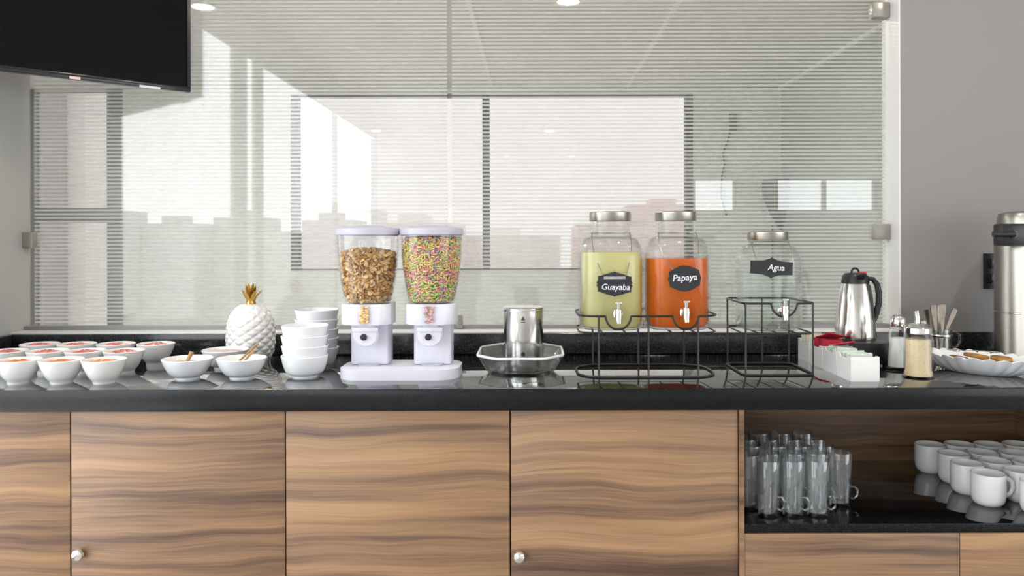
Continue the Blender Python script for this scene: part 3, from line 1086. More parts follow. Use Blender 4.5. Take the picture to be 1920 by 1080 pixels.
# cereal waiting in the chutes
for i, X in enumerate(CANX):
    b = B()
    rnd = random.Random(40 + i)
    for k in range(36):
        p_ = (X + rnd.uniform(-0.010, 0.010), -0.0665, 0.145 + 0.042 * k / 36)
        b.lathe([(0, -0.003), (0.0045, -0.0015), (0.0045, 0.0015), (0, 0.003)], 7, c=(0, 0), m=k % 3)
        b.bm.verts.ensure_lookup_table()
        nv = 2 + 14
        for v in b.bm.verts[-nv:]:
            v.co = Vector(p_) + Vector((v.co.x, v.co.y * 0.5, v.co.z))
    ms = [M['flake_a'], M['flake_b'], M['flake_c']] if i == 0 else [M['loop_p'], M['loop_v'], M['loop_core']]
    o = b.obj('chute_cereal', ms, cd)
    o['kind'] = 'stuff'

# ---------------------------------------------------------------- glass dish with steel canister
DX, DY = px(976, 0.25), 0.25
a_, b2, c_ = 0.117, 0.150, 0.55


def octo(sc, z_):
    pts = []
    for sx_, sy_ in ((1, c_), (c_, 1), (-c_, 1), (-1, c_), (-1, -c_), (-c_, -1), (c_, -1), (1, -c_)):
        pts.append((sx_ * a_ * sc, sy_ * b2 * sc, z_))
    # rounded corners: three points for each
    out = []
    n = len(pts)
    for i in range(n):
        p0, p1, p2 = Vector(pts[i - 1]), Vector(pts[i]), Vector(pts[(i + 1) % n])
        for t in (0.14, 0.05):
            out.append(p1.lerp(p0, t) * 1.0)
        for t in (0.05, 0.14):
            out.append(p1.lerp(p2, t) * 1.0)
    return out


def loft(b, rings, close=True):
    R_ = [[b.bm.verts.new(q) for q in r] for r in rings]
    n = len(R_[0])
    for A, C in zip(R_, R_[1:]):
        for k in range(n):
            b.bm.faces.new((A[k], A[(k + 1) % n], C[(k + 1) % n], C[k]))
    if close:
        b.bm.faces.new(list(reversed(R_[0])))
        b.bm.faces.new(R_[-1])
    return b


gd = thing('glass_dish', 'clear octagonal glass dish with thick rim holding the steel canister', 'dish', (DX, DY, ZT))
gb = B()
loft(gb, [octo(0.66, 0.0), octo(0.72, 0.004), octo(0.86, 0.030), octo(0.97, 0.053), octo(0.955, 0.055), octo(0.93, 0.053), octo(0.82, 0.032), octo(0.68, 0.011), octo(0.5, 0.009)])
gb.obj('dish_body', M['dish_glass'], gd, ang=30)
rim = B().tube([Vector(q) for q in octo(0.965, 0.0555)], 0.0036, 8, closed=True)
rim.obj('rim', M['rim_glint'], gd)

sc_ = thing('steel_canister', 'polished steel canister standing in the octagonal glass dish', 'canister', (px(981, 0.235), 0.235, ZT + 0.0095))
B().lathe([(0, 0), (0.051, 0), (0.0525, 0.003), (0.0525, 0.016), (0.0535, 0.018), (0.0535, 0.158), (0, 0.158)], 64).obj('body', M['steel'], sc_)
B().lathe([(0, 0.158), (0.055, 0.158), (0.0555, 0.160), (0.0555, 0.166), (0.053, 0.1685), (0.03, 0.171), (0, 0.1715)], 64).obj('lid', M['chrome'], sc_)
emb = B().prism([(-0.006, 0.136), (0.006, 0.136), (0.001, 0.146), (-0.001, 0.146)], -0.0545, -0.053, 'y')
emb.box(-0.006, 0.006, -0.0545, -0.053, 0.130, 0.1325)
emb.obj('emblem', M['carcass'], sc_)
sp = B().lathe([(0, 0), (0.0055, 0), (0.0055, 0.003), (0, 0.003)], 14)
bmesh.ops.rotate(sp.bm, verts=sp.bm.verts, cent=(0, 0, 0), matrix=Matrix.Rotation(radians(90), 3, 'X'))
sp.obj('stud', M['black_plastic'], sc_, (0, -0.0525, 0.047))

# ---------------------------------------------------------------- drink jars on wire stands
def jar_profile(R, hb, hs, rn, ht, t=0.004):
    """R body radius, hb body height, hs shoulder top, rn neck radius, ht neck top"""
    P = 2.8
    out = [(R * 0.86, 0.0, P), (R * 0.96, 0.004, P), (R, 0.016, P), (R, hb, P)]
    for k in range(1, 8):
        s = k / 7
        an = s * pi / 2
        out.append((rn + 0.003 + (R - rn - 0.003) * cos(an), hb + (hs - hb) * sin(an), P + (2 - P) * s))
    out += [(rn, hs + 0.006, 2), (rn, ht, 2)]
    inn = [(max(r - t, 0.002), max(z_ - (0.001 if z_ > 0.05 else 0), t + 0.002), p) for r, z_, p in reversed(out)]
    return [(0, 0.001)] + out + inn + [(0, t + 0.002)]


def drink_jar(X, Y, Z, R, hb, hs, rn, ht, level, liquid, label, lid_h=0.021, spz=0.05, sp_dx=0.0):
    t = thing('drink_dispenser', label, 'drink dispenser', (X, Y, Z))
    pr = jar_profile(R, hb, hs, rn, ht)
    B().lathe(pr, 64).obj('glass_jar', M['jar_glass'], t)
    Ri = R - 0.0052
    lp = [(0, 0.008, 2.8), (Ri * 0.9, 0.008, 2.8), (Ri, 0.020, 2.8)]
    lp += [(Ri, min(level, hb), 2.8)]
    if level > hb:
        s = (level - hb) / (hs - hb)
        an = math.asin(min(1, s))
        lp.append((rn + 0.003 + (R - rn - 0.003) * cos(an) - 0.0056, level, 2.5))
    lp.append((0, level, 2))
    B().lathe(lp, 64).obj('drink', liquid, t)
    rl = rn + 0.0045
    B().lathe([(0, ht - 0.012), (rl - 0.001, ht - 0.012), (rl, ht - 0.010), (rl, ht - 0.010 + lid_h), (rl - 0.003, ht - 0.008 + lid_h), (0, ht - 0.007 + lid_h)], 48, fn=lambda r, a, z_: r * (1 + 0.006 * cos(40 * a)) if r > 0.03 else r).obj('screw_lid', M['steel_warm'], t)
    # spigot
    yf = -R
    sg = B()
    sg.tube([(sp_dx, yf + 0.004, spz), (sp_dx, yf - 0.030, spz)], 0.0075, 14)
    sg.tube([(sp_dx, yf - 0.024, spz + 0.012), (sp_dx, yf - 0.024, spz - 0.004), (sp_dx + 0.001, yf - 0.027, spz - 0.024)], [0.0085, 0.0095, 0.0065], 14)
    sg.tube([(sp_dx, yf - 0.0005, spz), (sp_dx, yf - 0.006, spz)], 0.013, 18)
    so = sg.obj('spigot', M['chrome'], t)
    lv = B().tube([(sp_dx, yf - 0.024, spz + 0.012), (sp_dx, yf - 0.026, spz + 0.028)], [0.004, 0.006], 10)
    lv.box(sp_dx - 0.008, sp_dx + 0.008, yf - 0.030, yf - 0.022, spz + 0.026, spz + 0.032, bev=0.002)
    lv.obj('tap_lever', M['chrome'], so)
    return t


SY1, SX1c = 0.240, 0.298
J1 = drink_jar(SX1c - 0.0895, SY1, 1.0205, 0.0875, 0.190, 0.246, 0.0515, 0.300, 0.2045, M['green_juice'], 'tall glass jar of pale green juice with metal screw lid', spz=0.046, sp_dx=0.010)
J2 = drink_jar(SX1c + 0.0885, SY1, 1.0205, 0.0875, 0.190, 0.246, 0.0515, 0.300, 0.187, M['orange_juice'], 'tall glass jar of orange juice with metal screw lid', spz=0.049, sp_dx=0.006)
J3X, J3Y, J3Z = px(1440, 0.265), 0.265, 1.0135
J3 = drink_jar(J3X, J3Y, J3Z, 0.0835, 0.185, 0.232, 0.0505, 0.254, 0.150, M['water'], 'squat clear glass jar of water with metal lid', 0.020, spz=0.058, sp_dx=0.012)


def wire_stand(X, Y, label, a, b_, r, ztop, zsup, posts, dips, sup_x, rt=None):
    t = thing('wire_stand', label, 'stand', (X, Y, ZT))
    wr = 0.0030
    B().tube([(x, y, wr) for x, y in stadium(a, b_, 8, r)], wr, 8, closed=True).obj('base_ring', M['black_wire'], t)
    # top rail, dipping under each spigot along its front
    rb, r = r, (rt or r)
    pts = []
    for x, y in stadium(a, b_, 8, r):
        pts.append((x, y, ztop))
    front = []
    n = 130
    xs0, xs1 = -(a - r), (a - r)
    for k in range(n + 1):
        x = xs0 + (xs1 - xs0) * k / n
        d = 0
        for c, w, h in dips:
            q = abs(x - c) / w
            if q < 1:
                d = max(d, h * (1 - q ** 2.2) ** 0.6)
        front.append((x, -b_, ztop - d))
    i0 = [i for i, q in enumerate(pts) if abs(q[0] + (a - r)) < 1e-6 and abs(q[1] + b_) < 1e-6][0]
    pts = pts[:i0] + front + pts[i0 + 2:]
    B().tube(pts, wr * 0.95, 8, closed=True).obj('top_rail', M['black_wire'], t)
    for x, y in posts:
        B().tube([(x, y, wr), (x, y, ztop)], wr * 0.9, 8).obj('post', M['black_wire'], t)
    for c in sup_x:
        B().tube([(c, -b_, zsup), (c, b_, zsup)], wr * 0.8, 8).obj('support_bar', M['black_wire'], t)
    B().tube([(x, y, zsup) for x, y in stadium(a - 0.002, b_ - 0.002, 8, max(0.012, r - 0.002))], wr * 0.8, 8, closed=True).obj('support_ring', M['black_wire'], t)
    return t


sa, sb_ = 0.181, 0.106
wire_stand(SX1c, SY1, 'black oval wire stand carrying the green and orange jars', sa, sb_, 0.075, 0.161, 0.1175,
           [(-0.130, -sb_), (-0.002, -sb_), (0.126, -sb_), (-0.130, sb_), (0.0, sb_), (0.130, sb_)],
           [(-0.0795, 0.033, 0.034), (0.0945, 0.033, 0.034)], (-0.12, -0.06, 0.06, 0.12), 0.05)
wire_stand(J3X, J3Y, 'black rectangular wire stand carrying the water jar', 0.0935, 0.100, 0.022, 0.190, 0.1105,
           [(-0.088, -0.096), (0.088, -0.096), (-0.088, 0.096), (0.088, 0.096), (0.012, 0.100)],
           [(0.012, 0.034, 0.034)], (-0.05, 0.0, 0.05))


def tag_outline(w, h, kind):
    pts = []
    if kind == 'ornate':
        q = [(0, 1.0), (0.08, 0.93), (0.45, 0.80), (0.82, 0.62), (0.92, 0.62), (0.92, 0.30), (1.0, 0.10), (0.94, 0.0)]
        q2 = [(x, -y) for x, y in reversed(q[:-1])]
        right = q + q2
    elif kind == 'oval':
        q = [(0, 1.0), (0.30, 0.94), (0.62, 0.76), (0.90, 0.58), (0.95, 0.20), (1.0, 0.0)]
        right = q + [(x, -y) for x, y in reversed(q[:-1])]
    else:
        q = [(0, 1.0), (0.10, 0.86), (0.40, 0.66), (1.0, 0.60), (0.985, 0.0)]
        right = q + [(x, -y) for x, y in reversed(q[:-1])]
    left = [(-x, y) for x, y in reversed(right) if x > 1e-6]
    return [(x * w / 2, y * h / 2) for x, y in right + left]


def jar_tag(jx, jy, X, Z, R, w, h, kind, text, size, label, rot, neck_z, neck_r, shoulder, header=False, tdx=0.0, tdz=0.0):
    yf = jy - R - 0.0045
    t = thing('chalkboard_tag', label, 'label tag', (X, yf, Z))
    bo = B().prism(tag_outline(w, h, kind), -0.0015, 0.0015, 'y')
    bo.bm.transform(Matrix.Rotation(rot, 4, 'Y')) if rot else None
    bd = bo.obj('board', M['chalkboard'], t, ang=30)
    me = text_mesh(text, size, M['chalk'], 0.0005, 0.18, 0.0002)
    if rot:
        me.transform(Matrix.Rotation(rot, 4, 'Y'))
    link('lettering', me, bd, (tdx, -0.0022, tdz))
    if header:
        B().box(-w * 0.30, w * 0.30, -0.0024, -0.0016, h * 0.20, h * 0.30).obj('header_line', M['chalk_dim'], bd)
    # chain up over the shoulder and round the neck
    ox, oy = jx - X, jy - yf
    nz = neck_z - Z
    sh = shoulder - Z
    c = []
    c.append(Vector((-w * 0.32, 0.0005, h * 0.30)))
    c.append(Vector((ox - 0.047, oy - R * 0.80, sh - 0.01)))
    c.append(Vector((ox - neck_r * 0.98, oy - neck_r * 0.75, sh + 0.028)))
    for k in range(13):
        an = pi + 0.35 - (pi + 0.7) * k / 12
        c.append(Vector((ox + neck_r * cos(an), oy + neck_r * sin(an), nz)))
    c.append(Vector((ox + neck_r * 0.98, oy - neck_r * 0.75, sh + 0.028)))
    c.append(Vector((ox + 0.047, oy - R * 0.80, sh - 0.01)))
    c.append(Vector((w * 0.32, 0.0005, h * 0.30)))
    B().tube(c, 0.0011, 6).obj('chain', M['steel_warm'], t)
    return t


j1x, j2x = SX1c - 0.0895, SX1c + 0.0885
jar_tag(j1x, SY1, px(1152, 0.15), 1.143, 0.0875, 0.094, 0.066, 'ornate', 'Guayaba', 0.0215, 'black chalkboard tag with white lettering hung on the pale green jar', 0.02, 1.0205 + 0.256, 0.054, 1.0205 + 0.205, True, 0.002, -0.008)
jar_tag(j2x, SY1, px(1283, 0.15), 1.157, 0.0875, 0.086, 0.068, 'oval', 'Papaya', 0.0235, 'black oval chalkboard tag with white lettering hung on the orange jar', -0.06, 1.0205 + 0.256, 0.054, 1.0205 + 0.205, False, 0.0, 0.002)
jar_tag(J3X, J3Y, px(1446, 0.178), 1.183, 0.0835, 0.112, 0.056, 'plaque', 'Agua', 0.022, 'black plaque-shaped chalkboard tag with white lettering hung on the water jar', 0.05, J3Z + 0.238, 0.053, J3Z + 0.19, False, 0.012, 0.0)

# ---------------------------------------------------------------- sugar packets in white boxes
BX0, BW = 0.797, 0.072
box_y = [(0.084, 0.176), (0.182, 0.274), (0.282, 0.374), (0.384, 0.476)]
box_lab = ['white box of pale green packets, at the counter edge in the row of four',
           'white box of pale green packets, second from the counter edge in the row',
           'white box of red packets, second from the backsplash in the row',
           'white box of cream packets, rearmost in the row before the backsplash']


def packet_box(y0, y1, label):
    t = thing('packet_box', label, 'box', (BX0 + BW / 2, (y0 + y1) / 2, ZT), 0, 'row of white packet boxes')
    hx, hy, H, w = BW / 2, (y1 - y0) / 2, 0.062, 0.0028
    # side walls dip at the middle so packets can be pinched out
    side = [(-hy, 0), (hy, 0), (hy, H), (hy * 0.62, H), (hy * 0.45, H - 0.007), (-hy * 0.45, H - 0.007), (-hy * 0.62, H), (-hy, H)]
    for s in (-1, 1):
        B().prism(side, s * hx - (w if s > 0 else 0), s * hx + (w if s < 0 else 0), 'x').obj('side_wall', M['ceramic'], t)
    for s in (-1, 1):
        B().box(-hx + w, hx - w, s * hy - (w if s > 0 else 0), s * hy + (w if s < 0 else 0), 0, H).obj('end_wall', M['ceramic'], t)
    B().box(-hx + w, hx - w, -hy + w, hy - w, 0, 0.003).obj('bottom', M['ceramic'], t)
    return t


pk = {c: B().box(-0.027, 0.027, -0.0016, 0.0016, 0, 0.060, bev=0.0006, seg=1).mesh('sugar_packet', M['packet_' + c]) for c in ('red', 'green', 'cream')}
rnd = random.Random(21)
for i, (y0, y1) in enumerate(box_y):
    packet_box(y0, y1, box_lab[i])
    col = ('green', 'green', 'red', 'cream')[i]
    nps = (7, 7, 6, 7)[i]
    for k in range(nps):
        yy = y0 + 0.017 + (y1 - y0 - 0.034) * k / (nps - 1)
        o = link('sugar_packet', pk[col], None, (BX0 + BW / 2 + rnd.uniform(-0.003, 0.003), yy, ZT + 0.0045 + (0.0 if i in (0, 1) else 0.011) + rnd.uniform(0, 0.006)))
        o.rotation_euler = (radians(rnd.uniform(-7, 7)), radians(rnd.uniform(-5, 5)), 0)
        lab = {0: 'pale green packet standing in the white box at the counter edge', 1: 'pale green packet standing in the second white box from the counter edge',
               2: 'red packet standing in the third white box', 3: 'cream packet standing in the rearmost white box'}[i]
        tag(o, lab, 'packet', {0: 'packets in the first box', 1: 'packets in the second box', 2: 'packets in the third box', 3: 'packets in the fourth box'}[i])
# red packets lying across the boxes
for k, (X, Y, Z, rx, ry, rz) in enumerate(((0.822, 0.342, ZT + 0.0755, 72, 12, 20), (0.846, 0.262, ZT + 0.069, 78, -10, -15))):
    o = link('sugar_packet', pk['red'], None, (X, Y, Z))
    o.rotation_euler = (radians(rx), radians(ry), radians(rz))
    tag(o, 'red packet lying flat across the tops of the white boxes', 'packet', 'loose red packets')

# ---------------------------------------------------------------- carafe on its stand
cs = thing('carafe_stand', 'low black block under the steel carafe', 'stand', (0.945, 0.405, ZT))
B().box(-0.068, 0.068, -0.095, 0.095, 0.008, 0.066, bev=0.006).obj('block', M['black_plastic'], cs)
for sx_ in (-1, 1):
    for sy_ in (-1, 1):
        B().lathe([(0, 0), (0.008, 0), (0.008, 0.009), (0, 0.009)], 12, c=(sx_ * 0.05, sy_ * 0.075)).obj('foot', M['black_plastic'], cs)
ca = thing('thermal_carafe', 'ribbed steel thermal carafe with black lid and black handle', 'carafe', (0.940, 0.405, ZT + 0.066))
B().lathe([(0, 0), (0.055, 0), (0.0565, 0.003), (0.0565, 0.012), (0.055, 0.05), (0.050, 0.10), (0.043, 0.14), (0.0375, 0.163), (0, 0.163)], 72,
          fn=lambda r, a, z_: r * (1 + 0.008 * abs(cos(9 * a))) if r > 0.02 else r).obj('body', M['steel'], ca)
cl = B().lathe([(0, 0.163), (0.0385, 0.163), (0.039, 0.167), (0.036, 0.184), (0.028, 0.193), (0, 0.195)], 40)
cl.prism([(-0.034, 0.172), (-0.034, 0.186), (-0.047, 0.190), (-0.045, 0.184)], -0.010, 0.010, 'x')
lid = cl.obj('lid', M['black_plastic'], ca)
B().tube([(0.0 + 0.011 * cos(a), 0.0, 0.194 + 0.013 * sin(a)) for a in [pi * k / 10 for k in range(11)]], 0.0032, 8).obj('lid_loop', M['black_plastic'], lid)
B().box(0.006, 0.030, -0.014, -0.002, 0.189, 0.197, bev=0.002).obj('press_tab', M['red_plastic'], lid)
hp = [(0.030, -0.012, 0.178), (0.045, -0.016, 0.176), (0.056, -0.019, 0.160), (0.060, -0.021, 0.135), (0.059, -0.022, 0.105), (0.052, -0.022, 0.075), (0.044, -0.022, 0.055), (0.036, -0.030, 0.052), (0.032, -0.040, 0.062)]
B().tube(hp, [0.007, 0.009, 0.0105, 0.011, 0.011, 0.010, 0.0085, 0.007, 0.005], 12, flat=0.8).obj('handle', M['black_plastic'], ca)
B().tube([(0.026, -0.030, 0.160), (0.031, -0.036, 0.12), (0.034, -0.041, 0.062)], 0.0055, 10).obj('handle_strap', M['black_plastic'], ca)

# ---------------------------------------------------------------- shakers
def shaker(X, Y, label, prof, fillp, fillm, neck, seg=48, p=2.0, fn=None):
    t = thing('glass_shaker', label, 'shaker', (X, Y, ZT))
    inn = [(max(r - 0.0028, 0.002), max(z_, 0.007)) for r, z_ in reversed(prof)]
    B().lathe([(0, 0)] + prof + inn + [(0, 0.007)], seg, fn=fn).obj('glass_body', M['jar_glass'], t)
    B().lathe(fillp, seg, fn=fn).obj('contents', fillm, t)
    return t


s1 = shaker(0.9985, 0.262, 'tall tapered glass shaker of white salt with chrome dome top',
            [(0.029, 0.0), (0.0305, 0.004), (0.030, 0.02), (0.022, 0.105), (0.0175, 0.125), (0.017, 0.131)],
            [(0, 0.010), (0.0258, 0.010), (0.0255, 0.02), (0.0205, 0.088), (0, 0.090)], M['salt'], None, fn=lambda r, a, z_: r * (1 - 0.02 * cos(8 * a)))
B().lathe([(0.0182, 0.118), (0.0195, 0.120), (0.0195, 0.135), (0.018, 0.143), (0.011, 0.150), (0, 0.152)], 32).obj('dome_cap', M['chrome'], s1)
s2 = shaker(px(1721, 0.145), 0.145, 'glass sugar pourer of beige sugar with chrome spout top',
            [(0.0385, 0.0), (0.0395, 0.003), (0.038, 0.010), (0.0345, 0.018), (0.0345, 0.105), (0.031, 0.117), (0.030, 0.123)],
            [(0, 0.006), (0.034, 0.006), (0.0335, 0.014), (0.031, 0.020), (0.031, 0.099), (0.010, 0.104), (0, 0.104)], M['raw_sugar'], None)
cp_ = B().lathe([(0.0305, 0.113), (0.0325, 0.115), (0.0325, 0.128), (0.026, 0.136), (0.012, 0.140), (0, 0.141)], 36).obj('screw_cap', M['chrome'], s2)
sp = B().tube([(-0.002, 0, 0.138), (-0.002, 0, 0.155), (-0.005, 0, 0.172)], [0.0068, 0.006, 0.0062], 14)
sp.tube([(0.006, 0, 0.140), (0.014, 0.002, 0.143), (0.020, 0.003, 0.142)], 0.004, 8)
sp.obj('spout', M['chrome'], cp_)

# ---------------------------------------------------------------- cutlery mug
HX, HY = 1.232, 0.492
cm = thing('cutlery_mug', 'clear glass mug crammed with steel teaspoons', 'mug', (HX, HY, ZT))
B().lathe([(0, 0), (0.029, 0), (0.032, 0.004), (0.034, 0.03), (0.033, 0.062), (0.0345, 0.085), (0.032, 0.085), (0.0305, 0.062), (0.0315, 0.03), (0.029, 0.010), (0, 0.009)], 40).obj('mug_body', M['dish_glass'], cm)
B().tube([(0.033, -0.006, 0.078), (0.046, -0.008, 0.079), (0.055, -0.010, 0.064), (0.055, -0.010, 0.045), (0.046, -0.008, 0.030), (0.034, -0.006, 0.028)], 0.0045, 10).obj('handle', M['dish_glass'], cm)
B().lathe([(0.0345, 0.062), (0.0352, 0.064), (0.0352, 0.069), (0.0345, 0.071), (0.0345, 0.062)], 40).obj('steel_band', M['steel'], cm)


def teaspoon(base, tip, label, wide=0.0115, group='teaspoons in the glass mug'):
    base, tip = Vector(base), Vector(tip)
    d = tip - base
    t = thing('teaspoon', label, 'spoon', base, 0, group)
    side = d.cross(Vector((0, 1, 0))).normalized()
    nor = side.cross(d).normalized()
    b = B()
    A, C = [], []
    for k in range(9):
        s = k / 8
        w = 0.0025 + (wide - 0.0025) * max(0, (s - 0.35) / 0.65) ** 1.2
        if k == 8:
            w *= 0.7
        c = d * s
        A.append((b.bm.verts.new(c + side * w + nor * 0.0008), b.bm.verts.new(c - side * w + nor * 0.0008)))
        C.append((b.bm.verts.new(c + side * w - nor * 0.0008), b.bm.verts.new(c - side * w - nor * 0.0008)))
    for k in range(8):
        b.bm.faces.new((A[k][0], A[k][1], A[k + 1][1], A[k + 1][0]))
        b.bm.faces.new((C[k][1], C[k][0], C[k + 1][0], C[k + 1][1]))
        b.bm.faces.new((A[k][0], A[k + 1][0], C[k + 1][0], C[k][0]))
        b.bm.faces.new((A[k + 1][1], A[k][1], C[k][1], C[k + 1][1]))
    b.bm.faces.new((A[8][0], A[8][1], C[8][1], C[8][0]))
    b.obj('handle', M['spoon_steel'], t)
    return t


tl = 'steel teaspoon standing upright in the glass mug, handle end up'
for k, (bx, by, tx, ty, tz) in enumerate(((-0.010, -0.01, -0.024, -0.010, 0.158), (-0.004, 0.008, -0.010, 0.020, 0.156), (0.0, -0.012, 0.003, -0.012, 0.160), (0.006, 0.010, 0.014, 0.022, 0.154), (-0.012, 0.006, -0.036, 0.012, 0.142))):
    teaspoon((HX + bx, HY + by, ZT + 0.012), (HX + tx, HY + ty, ZT + tz), tl)
teaspoon((HX - 0.012, HY - 0.004, ZT + 0.014), (HX + 0.046, HY - 0.004, ZT + 0.146), 'steel teaspoon leaning over the rim of the glass mug towards the urn', 0.0095, None)

# ---------------------------------------------------------------- scalloped dish
dish = thing('scalloped_dish', 'long white fluted dish with scalloped rim and golden brown pieces', 'dish', (px(1836, 0.215), 0.215, ZT), radians(-50))
aL, aS = 0.150, 0.082


def flute(k):
    def f(r, a, z_):
        return r * (1 + 0.035 * k * abs(cos(13 * a)) * min(1, z_ / 0.02))
    return f


pr = [(0, 0.0), (0.55, 0.0), (0.62, 0.003), (0.78, 0.018), (0.92, 0.036), (0.985, 0.045), (0.955, 0.046), (0.88, 0.038), (0.74, 0.0205), (0.60, 0.006), (0, 0.005)]
db = B().lathe(pr, 156, sx=aL, sy=aS, fn=flute(2.4))
for v in db.bm.verts:
    if v.co.z > 0.03:
        an = math.atan2(v.co.y / aS, v.co.x / aL)
        v.co.z += 0.006 * (abs(cos(13 * an)) - 0.5)
db.obj('dish_body', M['ceramic_cool'], dish, ang=60)
rnd = random.Random(3)
ux = Vector((cos(radians(-50)), sin(radians(-50)), 0))
uy = Vector((-ux.y, ux.x, 0))
for k, (s, q, w) in enumerate(((-0.055, 0.0, 0.030), (-0.012, 0.010, 0.034), (0.018, -0.014, 0.034), (0.052, 0.006, 0.032), (0.086, -0.004, 0.024))):
    c = Vector((px(1836, 0.215), 0.215, 0)) + ux * s + uy * q
    n = 11
    ol = []
    for i in range(n):
        an = 2 * pi * i / n
        rr = w * rnd.uniform(0.75, 1.05)
        ol.append((rr * cos(an), rr * 0.62 * sin(an)))
    o = B().prism(ol, 0, 0.010, 'z', bev=0.002).obj('biscuit', M['biscuit'], None, (c.x, c.y, ZT + 0.027 + 0.010 * (k % 2)))
    o.rotation_euler = (radians(rnd.uniform(-5, 5)), radians(rnd.uniform(-6, 6)), radians(-50 + rnd.uniform(-20, 20)))
    tag(o, 'flat golden brown piece lying in the long scalloped dish', 'food', 'brown pieces in the scalloped dish')
c0 = Vector((px(1836, 0.215), 0.215, ZT + 0.050)) + ux * -0.065 + uy * 0.01
sv = thing('serving_spoon', 'small shiny steel spoon lying on the brown pieces in the scalloped dish', 'spoon', c0, radians(-50))
B().lathe([(0, -0.003), (0.012, -0.001), (0.018, 0.002), (0.0172, 0.003), (0.011, 0.0005), (0, -0.0015)], 24, sx=1.3, sy=0.8).obj('spoon_head', M['chrome'], sv)
B().tube([(0.020, 0, 0.002), (0.05, 0, 0.006), (0.11, 0, 0.008)], [0.002, 0.0022, 0.0035], 8, flat=0.6).obj('handle', M['chrome'], sv)

# ---------------------------------------------------------------- coffee urn
UX, UY = 1.462, 0.425
ur = thing('coffee_airpot', 'tall brushed steel coffee airpot with black spout lever', 'coffee urn', (UX, UY, ZT))
B().lathe([(0, 0), (0.090, 0), (0.092, 0.004), (0.092, 0.012), (0.0905, 0.015), (0.0905, 0.345), (0.088, 0.36), (0.083, 0.372), (0, 0.372)], 72).obj('body', M['steel_warm'], ur)
B().lathe([(0.0906, 0.140), (0.0918, 0.141), (0.0918, 0.144), (0.0906, 0.145), (0.0906, 0.140)], 72).obj('band', M['steel'], ur)
B().lathe([(0, 0.372), (0.082, 0.372), (0.083, 0.376), (0.083, 0.420), (0.079, 0.432), (0.060, 0.438), (0, 0.440)], 64).obj('lid', M['steel_warm'], ur)
hdl = B().tube([(-0.02, -0.03, 0.436), (0.0, -0.03, 0.452), (0.04, -0.03, 0.456), (0.075, -0.03, 0.437)], 0.008, 10)
hdl.obj('carry_handle', M['black_plastic'], ur)
spo = B().box(-0.129, -0.062, -0.085, -0.035, 0.338, 0.401, bev=0.006)
so = spo.obj('spout_block', M['black_plastic'], ur)
lv = B().tube([(-0.100, -0.090, 0.371), (-0.135, -0.092, 0.370), (-0.160, -0.092, 0.372)], [0.009, 0.007, 0.0085], 12)
lv.obj('lever', M['black_plastic'], so)
kb = B().lathe([(0, 0), (0.013, 0), (0.012, 0.006), (0, 0.007)], 18)
bmesh.ops.rotate(kb.bm, verts=kb.bm.verts, cent=(0, 0, 0), matrix=Matrix.Rotation(radians(90), 3, 'X'))
kb.obj('pivot_cap', M['tv_bezel'], so, (-0.100, -0.085, 0.370))

# ---------------------------------------------------------------- wall socket
ws = thing('wall_socket', 'black rectangular wall socket plate on the grey wall', 'socket', (px(1855.5, 0.60), 0.60, CZ - (510.5 - 450) / F * 2.48))
B().box(-0.022, 0.022, -0.007, 0.0, -0.056, 0.056, bev=0.002).obj('plate', M['black_plastic'], ws)
for z_ in (-0.024, 0.024):
    B().box(-0.013, 0.013, -0.0095, -0.007, z_ - 0.016, z_ + 0.016, bev=0.001).obj('socket_face', M['tv_bezel'], ws)
tm = B().box(-0.013, 0.013, -0.009, -0.0, -0.03, 0.03, bev=0.002)
wsw = thing('small_socket', 'small grey socket plate on the window sill behind the cereal dispenser', 'socket', (px(862, 0.66), 0.664, 0.985))
B().box(-0.010, 0.010, -0.006, 0.0, -0.014, 0.030, bev=0.002).obj('plate', M['clamp'], wsw)
tm.bm.free()

# ---------------------------------------------------------------- things in the room beyond
pb = thing('projector_cable_box', 'small grey box on the far wall with a thin dangling cable', 'cable box', (px(1374, FY), FY, CZ + (450 - 232) / F * 6.9))
B().box(-0.03, 0.03, -0.03, 0.0, -0.07, 0.09, bev=0.004).obj('box', M['frame_grey'], pb)
B().tube([(-0.02, -0.015, -0.06), (-0.05, -0.015, -0.17), (-0.09, -0.015, -0.27), (-0.075, -0.015, -0.36), (-0.10, -0.015, -0.48), (-0.105, -0.015, -0.65), (-0.06, -0.015, -0.82)], 0.007, 8).obj('cable', M['cable'], pb)
pl = thing('wall_planter', 'dark tapered wall planter by the corner of the room beyond', 'planter', (2.185, FY - 0.02, 0))
b = B()
Zp = lambda y: CZ + (450 - y) / F * 6.9
hp_ = [(0.02, Zp(432)), (0.05, Zp(424)), (0.10, Zp(408)), (0.16, Zp(388)), (0.195, Zp(368)), (0.205, Zp(350)), (0.19, Zp(340))]
rings = []
for r, z_ in hp_:
    rings.append([(-r * sin(pi * k / 14), -r * (1 - cos(pi * k / 14)) * 0.5, z_) for k in range(15)])
loft(b, rings)
b.obj('vessel', M['frame_dark'], pl)
B().tube([(-0.09, -0.03, 0.45), (-0.09, -0.03, Zp(424))], 0.008, 8).obj('stem', M['frame_dark'], pl)
B().lathe([(0, 0), (0.08, 0), (0.08, 0.012), (0.012, 0.02), (0.010, 0.46), (0, 0.46)], 24, c=(-0.09, -0.09)).obj('foot', M['frame_dark'], pl)

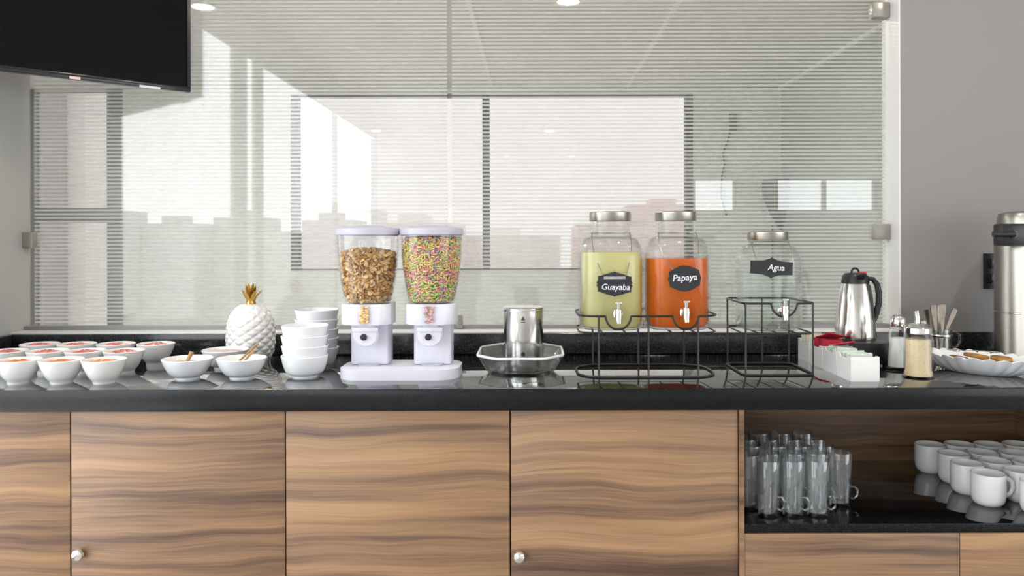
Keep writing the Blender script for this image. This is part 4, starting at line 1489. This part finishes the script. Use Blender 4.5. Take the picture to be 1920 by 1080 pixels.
# ---------------------------------------------------------------- glasses on the shelf
tb = thing('glass_tumbler', 'tall clear glass with low curled handle on the black shelf', 'glass', (0, 0, 0), 0, 'tall glasses on the open shelf')
GR, GH = 0.0290, 0.142
B().lathe([(0, 0.0), (0.023, 0.0), (0.0255, 0.003), (0.0262, 0.02), (GR, GH - 0.002), (GR - 0.0008, GH), (GR - 0.0022, GH - 0.001), (0.0240, 0.022), (0.021, 0.013), (0, 0.011)], 32).obj('glass_body', M['tumbler_glass'], tb)
B().tube([(0.0262, 0, 0.052), (0.036, 0, 0.055), (0.043, 0, 0.045), (0.041, 0, 0.030), (0.032, 0, 0.022), (0.0262, 0, 0.024)], 0.0032, 8).obj('handle', M['tumbler_glass'], tb)
spots = [(0.546, 0.098)] + [(x, 0.068) for x in (0.583, 0.645, 0.707)]
spots[0] = (0.5455, 0.118)
spots += [(x, 0.138) for x in (0.606, 0.667, 0.728, 0.790)]
spots += [(x, 0.208) for x in (0.578, 0.643, 0.705, 0.770)]
spots += [(x, 0.278) for x in (0.585, 0.647, 0.709, 0.774)]
spots += [(x, 0.348) for x in (0.576, 0.640, 0.702, 0.765)]
rnd = random.Random(9)
def glass_label(y):
    r = min(4, int((y - 0.03) / 0.07))
    return 'tall clear handled glass, ' + ('row along the front edge of the black shelf', 'second row back from the shelf front edge', 'middle row of five on the black shelf',
                                           'second row from the wooden back panel', 'row nearest the wooden back panel')[r]


for k, (x, y) in enumerate(spots):
    rz = radians(-38 if k not in (0, 7) else (80 if k == 0 else -5)) + rnd.uniform(-0.15, 0.15)
    if k == 0:
        tb.location = (x, y, SZ)
        tag(tb, glass_label(y), None, glass_label(y)[26:])
        tb.rotation_euler = (0, 0, rz)
    else:
        dup(tb, (x, y, SZ), rz, glass_label(y), glass_label(y)[26:])

# ---------------------------------------------------------------- mugs on the shelf
mg = thing('coffee_mug', 'plain white ceramic mug in the crowd on the black shelf', 'mug', (0, 0, 0), 0, 'white mugs on the open shelf')
MR, MH = 0.0418, 0.081
B().lathe([(0, 0.002), (0.028, 0.002), (0.0295, 0), (0.031, 0.001), (0.037, 0.006), (0.0405, 0.016), (MR, 0.03), (MR, MH - 0.001), (MR - 0.0015, MH), (MR - 0.003, MH - 0.001), (MR - 0.003, 0.03), (0.036, 0.010), (0, 0.007)], 40).obj('mug_body', M['ceramic'], mg)
B().tube([(0.0405, 0, 0.064), (0.050, 0, 0.066), (0.059, 0, 0.058), (0.061, 0, 0.044), (0.056, 0, 0.030), (0.047, 0, 0.022), (0.0395, 0, 0.020)], 0.0048, 10, flat=1.2).obj('handle', M['ceramic'], mg)
mspots = [(1.268, 0.085, 0), (1.184, 0.158, -5), (1.286, 0.185, -4), (1.18, 0.25, 42), (1.268, 0.272, 42), (1.356, 0.262, 42), (1.195, 0.345, 42), (1.283, 0.358, 42), (1.37, 0.352, 42),
          (1.178, 0.446, 42), (1.266, 0.448, 42), (1.352, 0.444, 42), (1.438, 0.446, 42)]
def mug_label(y):
    r = 0 if y < 0.2 else 1 if y < 0.31 else 2 if y < 0.4 else 3
    w = ('among the mugs nearest the shelf front edge', 'in the middle rows of mugs on the shelf', 'in the row just before the rearmost mugs', 'in the rearmost row against the back panel')[r]
    return 'plain white ceramic mug ' + w, 'mugs ' + w


for k, (x, y, r) in enumerate(mspots):
    if k == 0:
        mg.location = (x, y, SZ)
        tag(mg, mug_label(y)[0], None, mug_label(y)[1])
        mg.rotation_euler = (0, 0, radians(r))
    else:
        dup(mg, (x, y, SZ), radians(r), *mug_label(y))
